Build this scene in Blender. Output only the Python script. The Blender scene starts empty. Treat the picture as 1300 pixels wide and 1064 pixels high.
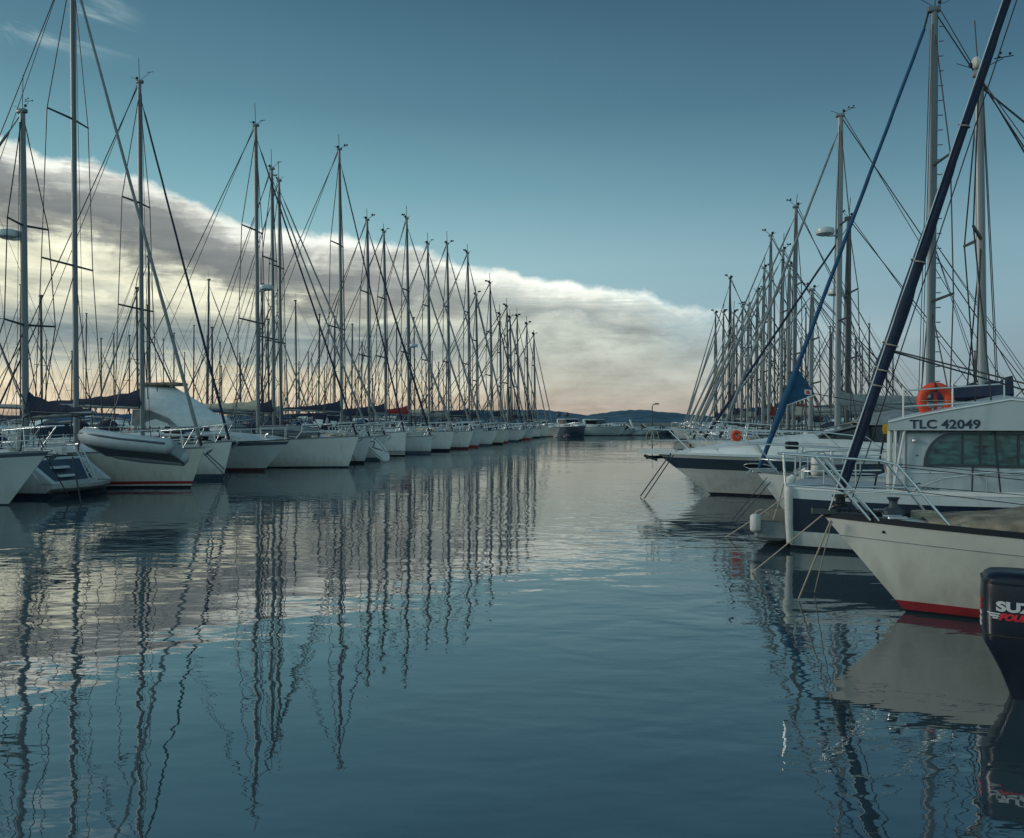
import bpy, math, random
from mathutils import Vector, Matrix
random.seed(7)
S = bpy.context.scene
COL = S.collection
R = math.radians
F0, CX, HY, CH = 1020.0, 650.0, 535.0, 2.0      # focal length, principal column, horizon row (photo pixels), eye height

def at(px, py, Y):
    """the point of the place seen at photo pixel (px, py) at distance Y"""
    return Vector(((px-CX)/F0*Y, Y, CH-(py-HY)/F0*Y))

# ------------------------------------------------------------------ materials
def lin(c): return tuple(((v/255)/12.92 if v/255 <= .04045 else ((v/255+.055)/1.055)**2.4) for v in c)

def mat(name, base, rough=.5, metal=0., var=.12, scale=6., stretch=(1,1,1), bump=0., bscale=40., coat=0., spec=.5, dirt=0.):
    m = bpy.data.materials.new(name); m.use_nodes = True
    nt = m.node_tree; N = nt.nodes; L = nt.links
    b = N['Principled BSDF']
    b.inputs['Roughness'].default_value = rough; b.inputs['Metallic'].default_value = metal
    b.inputs['Specular IOR Level'].default_value = spec
    b.inputs['Coat Weight'].default_value = coat; b.inputs['Coat Roughness'].default_value = .08
    tc = N.new('ShaderNodeTexCoord'); mp = N.new('ShaderNodeMapping'); mp.inputs['Scale'].default_value = stretch
    L.new(tc.outputs['Object'], mp.inputs['Vector'])
    no = N.new('ShaderNodeTexNoise'); no.inputs['Scale'].default_value = scale; no.inputs['Detail'].default_value = 5
    L.new(mp.outputs[0], no.inputs['Vector'])
    cr = N.new('ShaderNodeValToRGB')
    cr.color_ramp.elements[0].position = .3; cr.color_ramp.elements[1].position = .7
    cr.color_ramp.elements[0].color = tuple(max(0, v*(1-var)) for v in base)+(1,)
    cr.color_ramp.elements[1].color = tuple(min(1, v*(1+var*.6)) for v in base)+(1,)
    L.new(no.outputs['Fac'], cr.inputs['Fac'])
    out = cr.outputs[0]
    if dirt:
        n2 = N.new('ShaderNodeTexNoise'); n2.inputs['Scale'].default_value = 3; n2.inputs['Detail'].default_value = 8
        m2 = N.new('ShaderNodeMapping'); m2.inputs['Scale'].default_value = (2.2, 2.2, .35)
        L.new(tc.outputs['Object'], m2.inputs['Vector']); L.new(m2.outputs[0], n2.inputs['Vector'])
        c2 = N.new('ShaderNodeValToRGB'); c2.color_ramp.elements[0].position = .52; c2.color_ramp.elements[1].position = .75
        c2.color_ramp.elements[0].color = (0, 0, 0, 1); c2.color_ramp.elements[1].color = (dirt, dirt, dirt, 1)
        L.new(n2.outputs['Fac'], c2.inputs['Fac'])
        mx = N.new('ShaderNodeMix'); mx.data_type = 'RGBA'
        L.new(c2.outputs[0], mx.inputs['Factor']); L.new(out, mx.inputs['A']); mx.inputs['B'].default_value = (.16, .15, .11, 1)
        out = mx.outputs['Result']
    if name.startswith('gelcoat'):
        sp = N.new('ShaderNodeSeparateXYZ'); L.new(tc.outputs['Object'], sp.inputs[0])
        n3 = N.new('ShaderNodeTexNoise'); n3.inputs['Scale'].default_value = 5; n3.inputs['Detail'].default_value = 6
        m3 = N.new('ShaderNodeMapping'); m3.inputs['Scale'].default_value = (1.6, 1.6, .25); L.new(tc.outputs['Object'], m3.inputs[0]); L.new(m3.outputs[0], n3.inputs['Vector'])
        ad = N.new('ShaderNodeMath'); ad.operation = 'MULTIPLY_ADD'; L.new(n3.outputs['Fac'], ad.inputs[0]); ad.inputs[1].default_value = -.9; L.new(sp.outputs[2], ad.inputs[2])
        m4 = N.new('ShaderNodeMapRange'); m4.inputs['From Min'].default_value = -.38; m4.inputs['From Max'].default_value = .10; m4.inputs['To Min'].default_value = .38; m4.inputs['To Max'].default_value = 0.
        L.new(ad.outputs[0], m4.inputs['Value'])
        x4 = N.new('ShaderNodeMix'); x4.data_type = 'RGBA'; L.new(m4.outputs[0], x4.inputs['Factor']); L.new(out, x4.inputs['A']); x4.inputs['B'].default_value = (.22, .20, .13, 1)
        out = x4.outputs['Result']
    L.new(out, b.inputs['Base Color'])
    if rough > .05:
        mr = N.new('ShaderNodeMapRange'); mr.inputs['To Min'].default_value = rough*.8; mr.inputs['To Max'].default_value = min(1, rough*1.25)
        L.new(no.outputs['Fac'], mr.inputs['Value']); L.new(mr.outputs[0], b.inputs['Roughness'])
    if bump:
        nb = N.new('ShaderNodeTexNoise'); nb.inputs['Scale'].default_value = bscale; nb.inputs['Detail'].default_value = 4
        L.new(mp.outputs[0], nb.inputs['Vector'])
        bp = N.new('ShaderNodeBump'); bp.inputs['Strength'].default_value = bump; bp.inputs['Distance'].default_value = .03
        L.new(nb.outputs['Fac'], bp.inputs['Height']); L.new(bp.outputs[0], b.inputs['Normal'])
    return m

M = {
 'white':  mat('gelcoat_white', (.72,.73,.70), .3, var=.07, scale=1.5, dirt=.14),
 'white2': mat('gelcoat_cool', (.54,.60,.61), .32, var=.08, scale=1.2, dirt=.14),
 'house':  mat('gelcoat_shaded', (.40,.46,.48), .34, var=.10, scale=1.6, dirt=.3),  # white gelcoat darkened: the shade on the wheelhouse side is in the colour
 'cream':  mat('gelcoat_cream', (.68,.67,.60), .34, var=.08, scale=1.3, dirt=.14),
 'deck':   mat('deck_nonskid', (.55,.57,.55), .65, var=.15, scale=8, bump=.15, bscale=120),
 'greydeck': mat('deck_grey', (.36,.42,.45), .6, var=.15, scale=8, bump=.15, bscale=120),
 'navy':   mat('navy_gelcoat', (.010,.020,.042), .25, var=.2, scale=2, dirt=.1),
 'band':   mat('blue_band', (.05,.08,.115), .25, var=.15, scale=2),
 'red':    mat('red_boottop', (.30,.022,.03), .5, var=.3, scale=5),
 'darkred': mat('dark_antifoul', (.07,.018,.022), .6, var=.3, scale=5),
 'black':  mat('black_stripe', (.010,.014,.020), .6, var=.2, scale=5, spec=.25),
 'antifoul': mat('antifouling', (.02,.03,.045), .7, var=.3, scale=4),
 'alu':    mat('anodised_aluminium', (.13,.16,.175), .45, .2, var=.14, scale=2, stretch=(3,3,.3)),
 'alud':   mat('dark_aluminium', (.045,.058,.068), .5, .1, var=.15, scale=2, stretch=(3,3,.3)),
 'alul':   mat('pale_aluminium', (.21,.23,.235), .42, .2, var=.1, scale=2, stretch=(3,3,.3)),
 'steel':  mat('stainless', (.58,.61,.61), .30, .8, var=.08, scale=9),
 'wire':   mat('rigging_wire', (.018,.024,.028), .5, .4, var=.2, scale=9),
 'ropel':  mat('pale_rope', (.42,.38,.30), .9, var=.25, scale=30, bump=.4, bscale=200),
 'roped':  mat('dark_rope', (.05,.055,.06), .9, var=.25, scale=30),
 'cnavy':  mat('navy_canvas', (.010,.021,.05), .9, var=.35, scale=5, bump=.5, bscale=14),
 'cblue':  mat('blue_canvas', (.012,.07,.15), .85, var=.3, scale=5, bump=.4, bscale=14),
 'cred':   mat('red_canvas', (.22,.018,.022), .9, var=.3, scale=5, bump=.4, bscale=14),
 'ccream': mat('cream_canvas', (.42,.39,.32), .9, var=.2, scale=5, bump=.5, bscale=12),
 'cgrey':  mat('grey_canvas', (.20,.23,.24), .9, var=.25, scale=5, bump=.5, bscale=10),
 'cwhite': mat('white_canvas', (.62,.66,.66), .85, var=.12, scale=4, bump=.4, bscale=8),
 'tarp':   mat('weathered_canvas', (.25,.21,.155), .95, var=.6, scale=4.5, bump=.8, bscale=9, dirt=.6),
 'glass':  mat('dark_window', (.012,.018,.022), .06, var=.3, scale=3),
 'gglass': mat('green_window', (.035,.10,.10), .05, var=.92, scale=5.5, stretch=(1.0,1,2.6)),
 'rubber': mat('rubber', (.02,.022,.025), .7),
 'cowl':   mat('black_cowling', (.007,.010,.020), .34, var=.25, scale=8, coat=.12, spec=.35),
 'silver': mat('silver_decal', (.52,.53,.55), .4, var=.05),
 'decalred': mat('red_decal', (.55,.02,.03), .4, var=.08),
 'orange': mat('orange_buoy', (.68,.065,.022), .55, var=.18, scale=8, bump=.25, bscale=20),
 'letter': mat('navy_lettering', (.014,.022,.05), .5, var=.05),
 'teak':   mat('grey_teak', (.24,.20,.15), .8, var=.35, scale=6, stretch=(.6,8,8)),
 'fender': mat('fender_vinyl', (.60,.60,.56), .45, var=.12, scale=7, dirt=.5),
 'hypalon': mat('grey_hypalon', (.40,.45,.47), .6, var=.12, scale=5),
 'concrete': mat('concrete', (.25,.26,.25), .9, var=.25, scale=1.2, bump=.3, bscale=6),
 'hill':   mat('hazy_hill', (.085,.15,.20), 1., var=.45, scale=.025, spec=0),  # distance haze is mixed into this blue-grey base colour
 'yellow': mat('yellow_rag', (.45,.28,.03), .9),
}

# ------------------------------------------------------------------ mesh helper
class MB:
    def __init__(s): s.v, s.f, s.m = [], [], []
    def loft(s, rings, close=True, caps=True, mi=0):
        b = len(s.v); n = len(rings[0])
        for r in rings: s.v += [tuple(p) for p in r]
        for i in range(len(rings)-1):
            for j in range(n if close else n-1):
                k = (j+1) % n
                s.f.append((b+i*n+j, b+i*n+k, b+(i+1)*n+k, b+(i+1)*n+j)); s.m.append(mi)
        if caps and close:
            s.f.append(tuple(b+j for j in reversed(range(n)))); s.m.append(mi)
            e = b+(len(rings)-1)*n; s.f.append(tuple(e+j for j in range(n))); s.m.append(mi)
        return s
    def tube(s, pts, r, n=6, mi=0, closed=False, flat=1.0):
        pts = [Vector(p) for p in pts]; rr = r if isinstance(r, (list, tuple)) else [r]*len(pts)
        rings = []; up = None; N_ = len(pts)
        for i, p in enumerate(pts):
            if closed: d = pts[(i+1) % N_]-pts[i-1]
            else: d = pts[min(i+1, N_-1)]-pts[max(i-1, 0)]
            if d.length < 1e-9: d = Vector((0, 0, 1))
            d.normalize()
            if up is None:
                a = Vector((0, 0, 1)) if abs(d.z) < .9 else Vector((1, 0, 0))
                up = (a-d*a.dot(d)).normalized()
            else:
                up = up-d*up.dot(d)
                up = up.normalized() if up.length > 1e-6 else d.orthogonal().normalized()
            q = d.cross(up)
            rings.append([p+(up*math.cos(t)+q*math.sin(t)*flat)*rr[i] for t in (2*math.pi*k/n for k in range(n))])
        if closed: rings.append(rings[0])
        return s.loft(rings, caps=not closed, mi=mi)
    def box(s, x0, x1, y0, y1, z0, z1, c=.01, mi=0):
        c = min(c, abs(x1-x0)*.45, abs(y1-y0)*.45, abs(z1-z0)*.45)
        def ring(i, z):
            a, b, d, e = x0+i, x1-i, y0+i, y1-i
            return [(a+c,d,z),(b-c,d,z),(b,d+c,z),(b,e-c,z),(b-c,e,z),(a+c,e,z),(a,e-c,z),(a,d+c,z)]
        return s.loft([ring(c, z0), ring(0, z0+c), ring(0, z1-c), ring(c, z1)], mi=mi)
    def quad(s, a, b, c, d, mi=0):
        i = len(s.v); s.v += [tuple(a), tuple(b), tuple(c), tuple(d)]; s.f.append((i, i+1, i+2, i+3)); s.m.append(mi); return s
    def poly(s, pts, mi=0):
        i = len(s.v); s.v += [tuple(p) for p in pts]; s.f.append(tuple(range(i, i+len(pts)))); s.m.append(mi); return s
    def prism(s, pts, off, mi=0):
        off = Vector(off); return s.loft([pts, [Vector(p)+off for p in pts]], mi=mi)
    def ball(s, c, rx, ry=None, rz=None, n=12, m=8, mi=0):
        ry = rx if ry is None else ry; rz = rx if rz is None else rz
        rings = []
        for i in range(m+1):
            t = math.pi*(.02+.96*i/m)
            rings.append([(c[0]+rx*math.sin(t)*math.cos(2*math.pi*k/n), c[1]+ry*math.sin(t)*math.sin(2*math.pi*k/n), c[2]-rz*math.cos(t)) for k in range(n)])
        return s.loft(rings, mi=mi)
    def build(s, name, mats, parent=None, smooth=35):
        me = bpy.data.meshes.new(name)
        me.from_pydata(s.v, [], s.f)
        if not isinstance(mats, (list, tuple)): mats = [mats]
        for m in mats: me.materials.append(m)
        if len(mats) > 1: me.polygons.foreach_set('material_index', s.m)
        if smooth:
            me.polygons.foreach_set('use_smooth', [True]*len(me.polygons))
            me.set_sharp_from_angle(angle=R(smooth))
        me.update()
        o = bpy.data.objects.new(name, me); COL.objects.link(o)
        if parent: o.parent = parent
        return o

def tag(o, label=None, cat=None, group=None, kind=None):
    if label: o['label'] = label
    if cat: o['category'] = cat
    if group: o['group'] = group
    if kind: o['kind'] = kind
    return o
def thing(name, label, cat, loc=(0,0,0), rz=0., group=None):
    o = bpy.data.objects.new(name, None); COL.objects.link(o); o.empty_display_size = .2
    o.location = loc; o.rotation_euler = (0, 0, R(rz))
    return tag(o, label, cat, group)
def copy_tree(o, parent=None):
    c = o.copy(); COL.objects.link(c)
    if parent: c.parent = parent
    for ch in list(o.children): copy_tree(ch, c)
    return c
def lerp(a, b, t): return a+(b-a)*t
def vl(a, b, t): return Vector(a)+(Vector(b)-Vector(a))*t
def arc(fn, n): return [fn(i/(n-1)) for i in range(n)]

def text_mesh(txt, size, name, m, parent, shear=0., spacing=1., bold=0., depth=.002):
    cu = bpy.data.curves.new(name, 'FONT'); cu.body = txt; cu.size = size; cu.shear = shear; cu.space_character = spacing
    cu.offset = bold; cu.extrude = depth; cu.resolution_u = 4
    tmp = bpy.data.objects.new(name, cu); COL.objects.link(tmp)
    dg = bpy.context.evaluated_depsgraph_get(); dg.update()
    me = bpy.data.meshes.new_from_object(tmp.evaluated_get(dg))
    bpy.data.objects.remove(tmp); bpy.data.curves.remove(cu)
    me.materials.clear(); me.materials.append(m); me.name = name
    o = bpy.data.objects.new(name, me); COL.objects.link(o)
    if parent: o.parent = parent
    return o

# ------------------------------------------------------------------ hull
class Hull:
    """local frame: stem at the waterline is the origin, +x is out over the bow, +y is port, z=0 the water"""
    def __init__(h, L, B, fb, over=.6, tw=.72, rake=.2, full=2.1, wl0=.30, curve=1., maxs=.56, flare=.8):
        h.L, h.B, h.fb, h.over, h.tw, h.rake, h.full, h.wl0, h.curve, h.maxs, h.flare = L, B, fb, over, tw, rake, full, wl0, curve, maxs, flare
    def sheer(h, s):
        a, b, c = h.fb
        return a*(1-s)*(1-2*s)+b*4*s*(1-s)+c*s*(2*s-1) if True else a
    def hb(h, s):
        ms = h.maxs
        if s < ms: p = 1-(1-s/ms)**h.full
        else: p = 1-(1-h.tw)*((s-ms)/(1-ms))**1.8
        return max(.012, p*h.B/2)
    def pt(h, s, z, side=1):
        sh = h.sheer(s); t = max(0., z)/sh
        xb = h.over*(max(0, z)/h.fb[0])**h.curve if z >= 0 else z*.9
        xs = -h.L-h.rake*t
        rw = lerp(h.wl0, .93, min(1, s/.5)**.8) if s < .5 else lerp(.93, .86, (s-.5)/.5)
        w = h.hb(s)*(rw+(1-rw)*t**h.flare)
        if z < 0: w *= max(.05, 1-(-z/.7)**1.4)
        return Vector((lerp(xb, xs, s), side*w, z))
    def sp(h, s, up=0., side=1, inset=0.):
        p = h.pt(s, h.sheer(s), side); p.z += up; p.y -= side*min(inset, abs(p.y)); return p
    def build(h, parent, white, stripes=(), bottom=None, top=None, n=22, name='hull'):
        """stripes: (z0, z1, material); top: (fraction0, fraction1, material) of the freeboard"""
        zs = [-.5, -.2, -.03]
        mats = [white, bottom or M['antifoul']]; bands = []
        cuts = sorted(set([0.0]+[q for st in stripes for q in st[:2]]))
        lev = [('a', z) for z in zs]+[('a', z) for z in cuts if z > -.03]
        fr = [.25, .45, .65, .82, 1.]
        if top: fr = sorted(set([f for f in fr if abs(f-top[0]) > .05 and abs(f-top[1]) > .05]+[top[0], top[1]]))
        zmax = max(cuts)
        lev += [('f', f) for f in fr if f*min(h.fb) > zmax+.03]
        def zof(l, s): return l[1] if l[0] == 'a' else l[1]*h.sheer(s)
        def mi(l0, l1):
            z0 = l0[1] if l0[0] == 'a' else l0[1]*1.0; 
            if l1[0] == 'a' and l1[1] <= .001: return 1
            if l1[0] == 'a':
                for st in stripes:
                    if l0[1] >= st[0]-1e-4 and l1[1] <= st[1]+1e-4:
                        if st[2] not in mats: mats.append(st[2])
                        return mats.index(st[2])
            if top and l0[0] == 'f' and l0[1] >= top[0]-1e-4 and l1[1] <= top[1]+1e-4:
                if top[2] not in mats: mats.append(top[2])
                return mats.index(top[2])
            return 0
        mb = MB(); ss = [(i/n)**1.25 for i in range(n+1)]
        idx = {}
        for side in (1, -1):
            for j, l in enumerate(lev):
                for i, s in enumerate(ss):
                    idx[side, j, i] = len(mb.v); mb.v.append(tuple(h.pt(s, zof(l, s), side)))
        for j in range(len(lev)-1):
            m = mi(lev[j], lev[j+1])
            for i in range(n):
                a, b, c, d = idx[1,j,i], idx[1,j,i+1], idx[1,j+1,i+1], idx[1,j+1,i]
                mb.f.append((a, d, c, b)); mb.m.append(m)
                a, b, c, d = idx[-1,j,i], idx[-1,j,i+1], idx[-1,j+1,i+1], idx[-1,j+1,i]
                mb.f.append((a, b, c, d)); mb.m.append(m)
            mb.f.append((idx[1,j,0], idx[-1,j,0], idx[-1,j+1,0], idx[1,j+1,0])); mb.m.append(m)
            mb.f.append((idx[1,j,n], idx[1,j+1,n], idx[-1,j+1,n], idx[-1,j,n])); mb.m.append(m)
        return mb.build(name, mats, parent, 30)
    def deck(h, parent, m, drop=.0, camber=.05, n=18):
        mb = MB(); rows = []
        for i in range(n+1):
            s = (i/n)**1.2
            a = h.sp(s, -drop-.004, 1, .012); w = a.y
            rows.append([Vector((a.x, w*k, a.z+camber*(1-k*k)*min(1, w))) for k in (1, .5, 0, -.5, -1)])
        mb.loft(rows, close=False)
        return mb.build('deck', m, parent, 40)
    def rail(h, parent, m, hgt=.05, wid=.035, name='toe_rail', s1=1., up=0.):
        mb = MB()
        for side in (1, -1):
            rings = []
            for i in range(25):
                s = (i/24)**1.25*s1
                o = h.sp(s, up-.008, side, -.006); q = h.sp(s, up-.008, side, wid)
                if abs(q.y) < .01: q = o+Vector((0, -side*.02, 0))
                rings.append([o, o+Vector((0, 0, hgt)), q+Vector((0, 0, hgt)), q])
            mb.loft(rings)
        return mb.build(name, m, parent, 40)

def furl(mb, a, b, rad, n=14, K=70, turns=26, step=.16, wob=.05, seed=0.):
    """a sail rolled round its stay: the free edge shows as a helical step"""
    a, b = Vector(a), Vector(b); d = (b-a).normalized(); u = d.orthogonal().normalized(); w = d.cross(u); rings = []
    for i in range(K+1):
        t = i/K; p = vl(a, b, t); r0 = rad(t); ring = []
        for k in range(n):
            x = 2*math.pi*k/n; ph = ((x+turns*t*2*math.pi*.35) % (2*math.pi))/(2*math.pi)
            r = r0*(1-step*.5+step*ph)*(1+wob*math.sin(t*61+seed)*math.sin(t*23+x))
            ring.append(p+(u*math.cos(x)+w*math.sin(x))*r)
        rings.append(ring)
    return mb.loft(rings)
def wire_r(Y): return .0070+.00036*Y

# ------------------------------------------------------------------ sailing boat parts
def mast_parts(root, base, hgt, r, Y, m, rake=0., lean=0., spreaders=2, radome=None, vane=1, antenna=1, bow=None, sternp=None,
               half=None, genoa=None, chain=None, frac=1., steps=False, far=False, gr=.05, stay_m=None, topstay=True, cover_end=None):
    rw = wire_r(Y)
    top = Vector((base[0]-rake*hgt, base[1]+lean*hgt, base[2]+hgt)); base = Vector(base)
    mb = MB()
    n = 8 if not far else 6
    rings = []
    for t in (0, .02, .5, .82, 1):
        p = vl(base, top, t); k = r*(1 if t < .85 else .8)
        rings.append([p+Vector((math.cos(a)*k, math.sin(a)*k*.72, 0)) for a in (2*math.pi*i/n for i in range(n))])
    mb.loft(rings)
    mb.box(top.x-r*1.3, top.x+r*1.6, top.y-r*.6, top.y+r*.6, top.z-.02, top.z+.09, .01)
    mast = mb.build('mast', m, root, 50)
    hw = half or .9
    def spread(t, w):
        p = vl(base, top, t); q = []
        for sd in (1, -1):
            e = p+Vector((-w*.22, sd*w, w*.06))
            MB().tube([p, e], [rw*1.6+.012, rw*1.3+.008], 5).build('spreader', M['alud'], mast); q.append(e)
        return q
    sps = []
    if not far:
        for t, w in ((( .36, hw), (.66, hw*.8)) if spreaders == 2 else ((.5, hw),)): sps.append(spread(t, w))
    else:
        p = vl(base, top, .5)
        MB().tube([p+Vector((-.1, hw*.7, 0)), p, p+Vector((-.1, -hw*.7, 0))], rw*1.3, 4).build('spreader', M['alud'], mast); 
        sps.append([p+Vector((-.1, hw*.7, 0)), p+Vector((-.1, -hw*.7, 0))])
    vr = random.Random(int(hgt*1000)); fl = 1 if vr.random() < .65 else -1; kind = vr.random()
    if vane and not far:
        if kind < .35: MB().ball((top.x-.03, top.y, top.z+.2), .07, .07, .1, 8, 6).build('masthead_light', M['fender'], mast)
        b = MB(); t0 = top+Vector((0, 0, .08)); k = max(.8, Y/28)
        e = t0+Vector((fl*vr.uniform(.22, .42), .06, vr.uniform(.12, .28))); b.tube([t0, e], .008*k, 4)
        b.tube([e+Vector((-.12, 0, .02)), e+Vector((.14, 0, .02))], .01*k, 4)
        for q in range(3 if kind < .75 else 0):
            a = q*2.1; b.ball((e.x+math.cos(a)*.09, e.y+math.sin(a)*.09, e.z+.06), .028*k, n=6, m=4)
        b.tube([t0, t0+Vector((-.30*fl, -.05, .14))], .007*k, 4); b.ball(t0+Vector((-.1, 0, .1)), .05*k, n=6, m=4)
        b.build('wind_vane', M['wire'], mast)
    if antenna:
        MB().tube([top, top+Vector((-.05, .03, vr.uniform(.55, 1.15)))], rw*.75, 4).build('antenna', M['wire'], mast)
    if radome:
        p = vl(base, top, (radome-base.z)/hgt)
        b = MB(); c = p+Vector((r+.36, 0, .05))
        for z0 in (0,):
            b.loft([[c+Vector((math.cos(a)*q, math.sin(a)*q, z)) for a in (2*math.pi*i/14 for i in range(14))] for q, z in ((.2,-.12),(.29,-.08),(.31,0),(.29,.09),(.17,.13))])
        b.box(p.x, p.x+.4, p.y-.05, p.y+.05, p.z-.12, p.z-.06, .01)
        b.build('radome', M['white2'], mast)
    if steps:
        k = 0
        while k*.30 < hgt-1:
            p = vl(base, top, (k*.30+.8)/hgt); MB().tube([p+Vector((-r, .02, 0)), p+Vector((-r-.09, .02, 0))], .011, 4).build('mast_step', M['alul'], mast); k += 1
    W = []
    def stay(a, b, k=1., nm='stay', mm=None): W.append((Vector(a), Vector(b), k, nm, mm or stay_m or M['wire']))
    hound = vl(base, top, frac)
    if bow is not None:
        if genoa:
            a, b = Vector(bow), hound
            g = MB(); ps = [vl(a, b, t) for t in (.0, .03, .06, .3, .6, .9, .955, 1)]
            if Y < 50 and not far:
                furl(g, a, b, lambda t: gr*(.3 if t < .01 else 1.05-.4*t if t < .95 else .3), n=9, K=44, turns=18, seed=Y)
            else: g.tube(ps, [gr*.25, gr*.9, gr*1.05, gr*1.0, gr*.85, gr*.6, gr*.3, rw], 8)
            fg = g.build('furled_genoa', genoa, root)
            MB().tube([vl(a, b, .0), vl(a, b, .018)], [.05, .05], 8).build('furler_drum', M['wire'], fg)
        else: stay(bow, hound, 1.25, 'forestay')
    if sternp is not None and topstay:
        sv = Vector(sternp)
        if far: stay(top, sv, 1, 'backstay')
        else:
            jn = vl(sv, top, .28); 
            for sd in (1, -1): stay(jn, sv+Vector((0, sd*hw*.9, -.02)), .9, 'backstay')
            stay(top, jn, 1, 'backstay'); stay(top+Vector((-.1, .04, 0)), Vector((sv.x*.82+base.x*.18, .05, base.z+.7)), .7, 'topping_lift')
    if chain:
        for i, sd in enumerate((1, -1)):
            cp = Vector((chain[0], sd*chain[1], chain[2])); cp2 = cp+Vector((-.35, 0, 0))
            if len(sps) == 2:
                W.append((cp, sps[0][i], 1, 'shroud', M['wire'])); W.append((sps[0][i], sps[1][i], 1, 'shroud', M['wire'])); W.append((sps[1][i], hound, 1, 'shroud', M['wire']))
                stay(cp2, vl(base, top, .35), 1, 'shroud'); 
            else:
                W.append((cp, sps[0][i], 1, 'shroud', M['wire'])); W.append((sps[0][i], hound, 1, 'shroud', M['wire']))
                if not far: stay(cp2, vl(base, top, .49), 1, 'shroud')
    if far:
        b = MB()
        for a, c, k, nm, mm in W: b.tube([a, c], rw*k, 4)
        b.build('rigging', M['wire'], root)
    else:
        groups = {}
        # a shroud that bends over its spreaders is one wire
        done = {}
        for a, c, k, nm, mm in W:
            if nm == 'shroud':
                key = tuple(round(q, 3) for q in a)
                if key in done: done[key][0].append(c); done[tuple(round(q, 3) for q in c)] = done.pop(key); continue
                ent = [[a, c], k, nm, mm]; done[tuple(round(q, 3) for q in c)] = ent; groups[len(groups)] = ent
            else: groups[len(groups)] = [[a, c], k, nm, mm]
        for ent in groups.values():
            MB().tube(ent[0], rw*ent[1], 5).build(ent[2], ent[3], root)
        if cover_end is not None:
            for q in (.35, .7):
                for dy in (.12, -.12):
                    MB().tube([vl(base, top, .5), Vector((lerp(base.x, cover_end, q), dy, base.z+.6))], rw*.5, 4).build('lazy_jack', M['roped'], root)
        # halyards running down beside the mast
        for dy in (.10, -.12):
            MB().tube([vl(base, top, .97)+Vector((.05, dy*.5, 0)), base+Vector((r+.12, dy, .3))], rw*.6, 4).build('halyard', M['roped'], root)
    return mast, top

def boom_parts(root, goose, length, m, cover=None, up=.06, aft=-1, tall=.42, fat=.14, far=False, lazy=None):
    g = Vector(goose); e = g+Vector((aft*length, 0, up*length))
    mb = MB()
    mb.tube([g, vl(g, e, .5), e], [.065, .075, .06], 8)
    boom = mb.build('boom', M['alul'] if m is None else m, root, 50)
    if cover:
        rings = []
        K = 7 if far else 14
        for i in range(K+1):
            t = i/K; p = vl(g+Vector((-aft*.14, 0, 0)), e, t*.97)
            h = lerp(tall, .14, min(1, t*1.15)**.55)+(.025*math.sin(i*2.3) if not far else 0); w = lerp(fat, .08, t)*(1+.12*math.sin(i*1.7))
            if t == 0: w *= .8
            rings.append([p+Vector((0, w*.55*math.sin(a)*(1.25 if math.cos(a) < 0 else .75), -.08+(h+.08)*(.5+.5*math.cos(a)))) for a in (2*math.pi*k/9 for k in range(9))])
        mb = MB(); mb.loft(rings); mb.build('sail_cover', cover, boom, 60)
    return boom

def railwork(root, h, Y, hi=True, stanch=(.3, .43, .56, .69, .82), pul=.17, hgt=.6, fwd=.12, push=True, seat=False, rr=None):
    r = rr or max(.014, .00062*Y); rw = max(.005, .00028*Y)
    top = []
    for sd in (1, -1):
        top.append([h.sp(pul, hgt, sd, .06), h.sp(pul*.55, hgt+.01, sd, .05), h.sp(.02, hgt+.02, sd, 0)+Vector((fwd*.6, sd*.12, 0))])
    nose = h.sp(0, hgt+.02, 1)+Vector((fwd, 0, 0)); nose.y = 0
    path = top[0]+[nose]+top[1][::-1]
    b = MB(); b.tube(path, r, 6)
    low = [h.sp(pul, hgt*.5, 1, .06), h.sp(pul*.5, hgt*.5, 1, .05), h.sp(.02, hgt*.5, 1, 0)+Vector((fwd*.4, .08, 0))]
    b.tube(low+[Vector((p.x, -p.y, p.z)) for p in reversed(low)], r*.85, 6)
    for sd in (1, -1):
        b.tube([h.sp(pul+.02, 0, sd, .05), h.sp(pul, hgt*.6, sd, .06), h.sp(pul, hgt, sd, .06)], r, 6)
        b.tube([h.sp(pul*.5, 0, sd, .04), top[0 if sd == 1 else 1][1]], r*.9, 6)
        b.tube([h.sp(.045, 0, sd, .0), top[0 if sd == 1 else 1][2]], r*.9, 6)
    b.build('pulpit', M['steel'], root, 60)
    for s in stanch:
        for sd in (1, -1):
            MB().tube([h.sp(s, 0, sd, .05), h.sp(s, hgt, sd, .06)], r*.8, 5).build('stanchion', M['steel'], root)
    for sd in (1, -1):
        for k in (1., .52):
            MB().tube([h.sp(pul, hgt*k, sd, .06)]+[h.sp(s, hgt*k*.985, sd, .06) for s in stanch]+[h.sp(.92, hgt*k, sd, .06)], rw, 4).build('lifeline', M['wire'], root)
    if push:
        b = MB()
        for k in (1., .5):
            c = [h.sp(.92, hgt*k, 1, .06), h.sp(.985, hgt*k, 1, .08)]
            b.tube(c+[Vector((p.x, -p.y, p.z)) for p in reversed(c)], r, 6)
        for sd in (1, -1):
            for s in (.92, .985): b.tube([h.sp(s, 0, sd, .06), h.sp(s, hgt, sd, .07)], r, 6)
        b.build('pushpit', M['steel'], root, 60)

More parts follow.
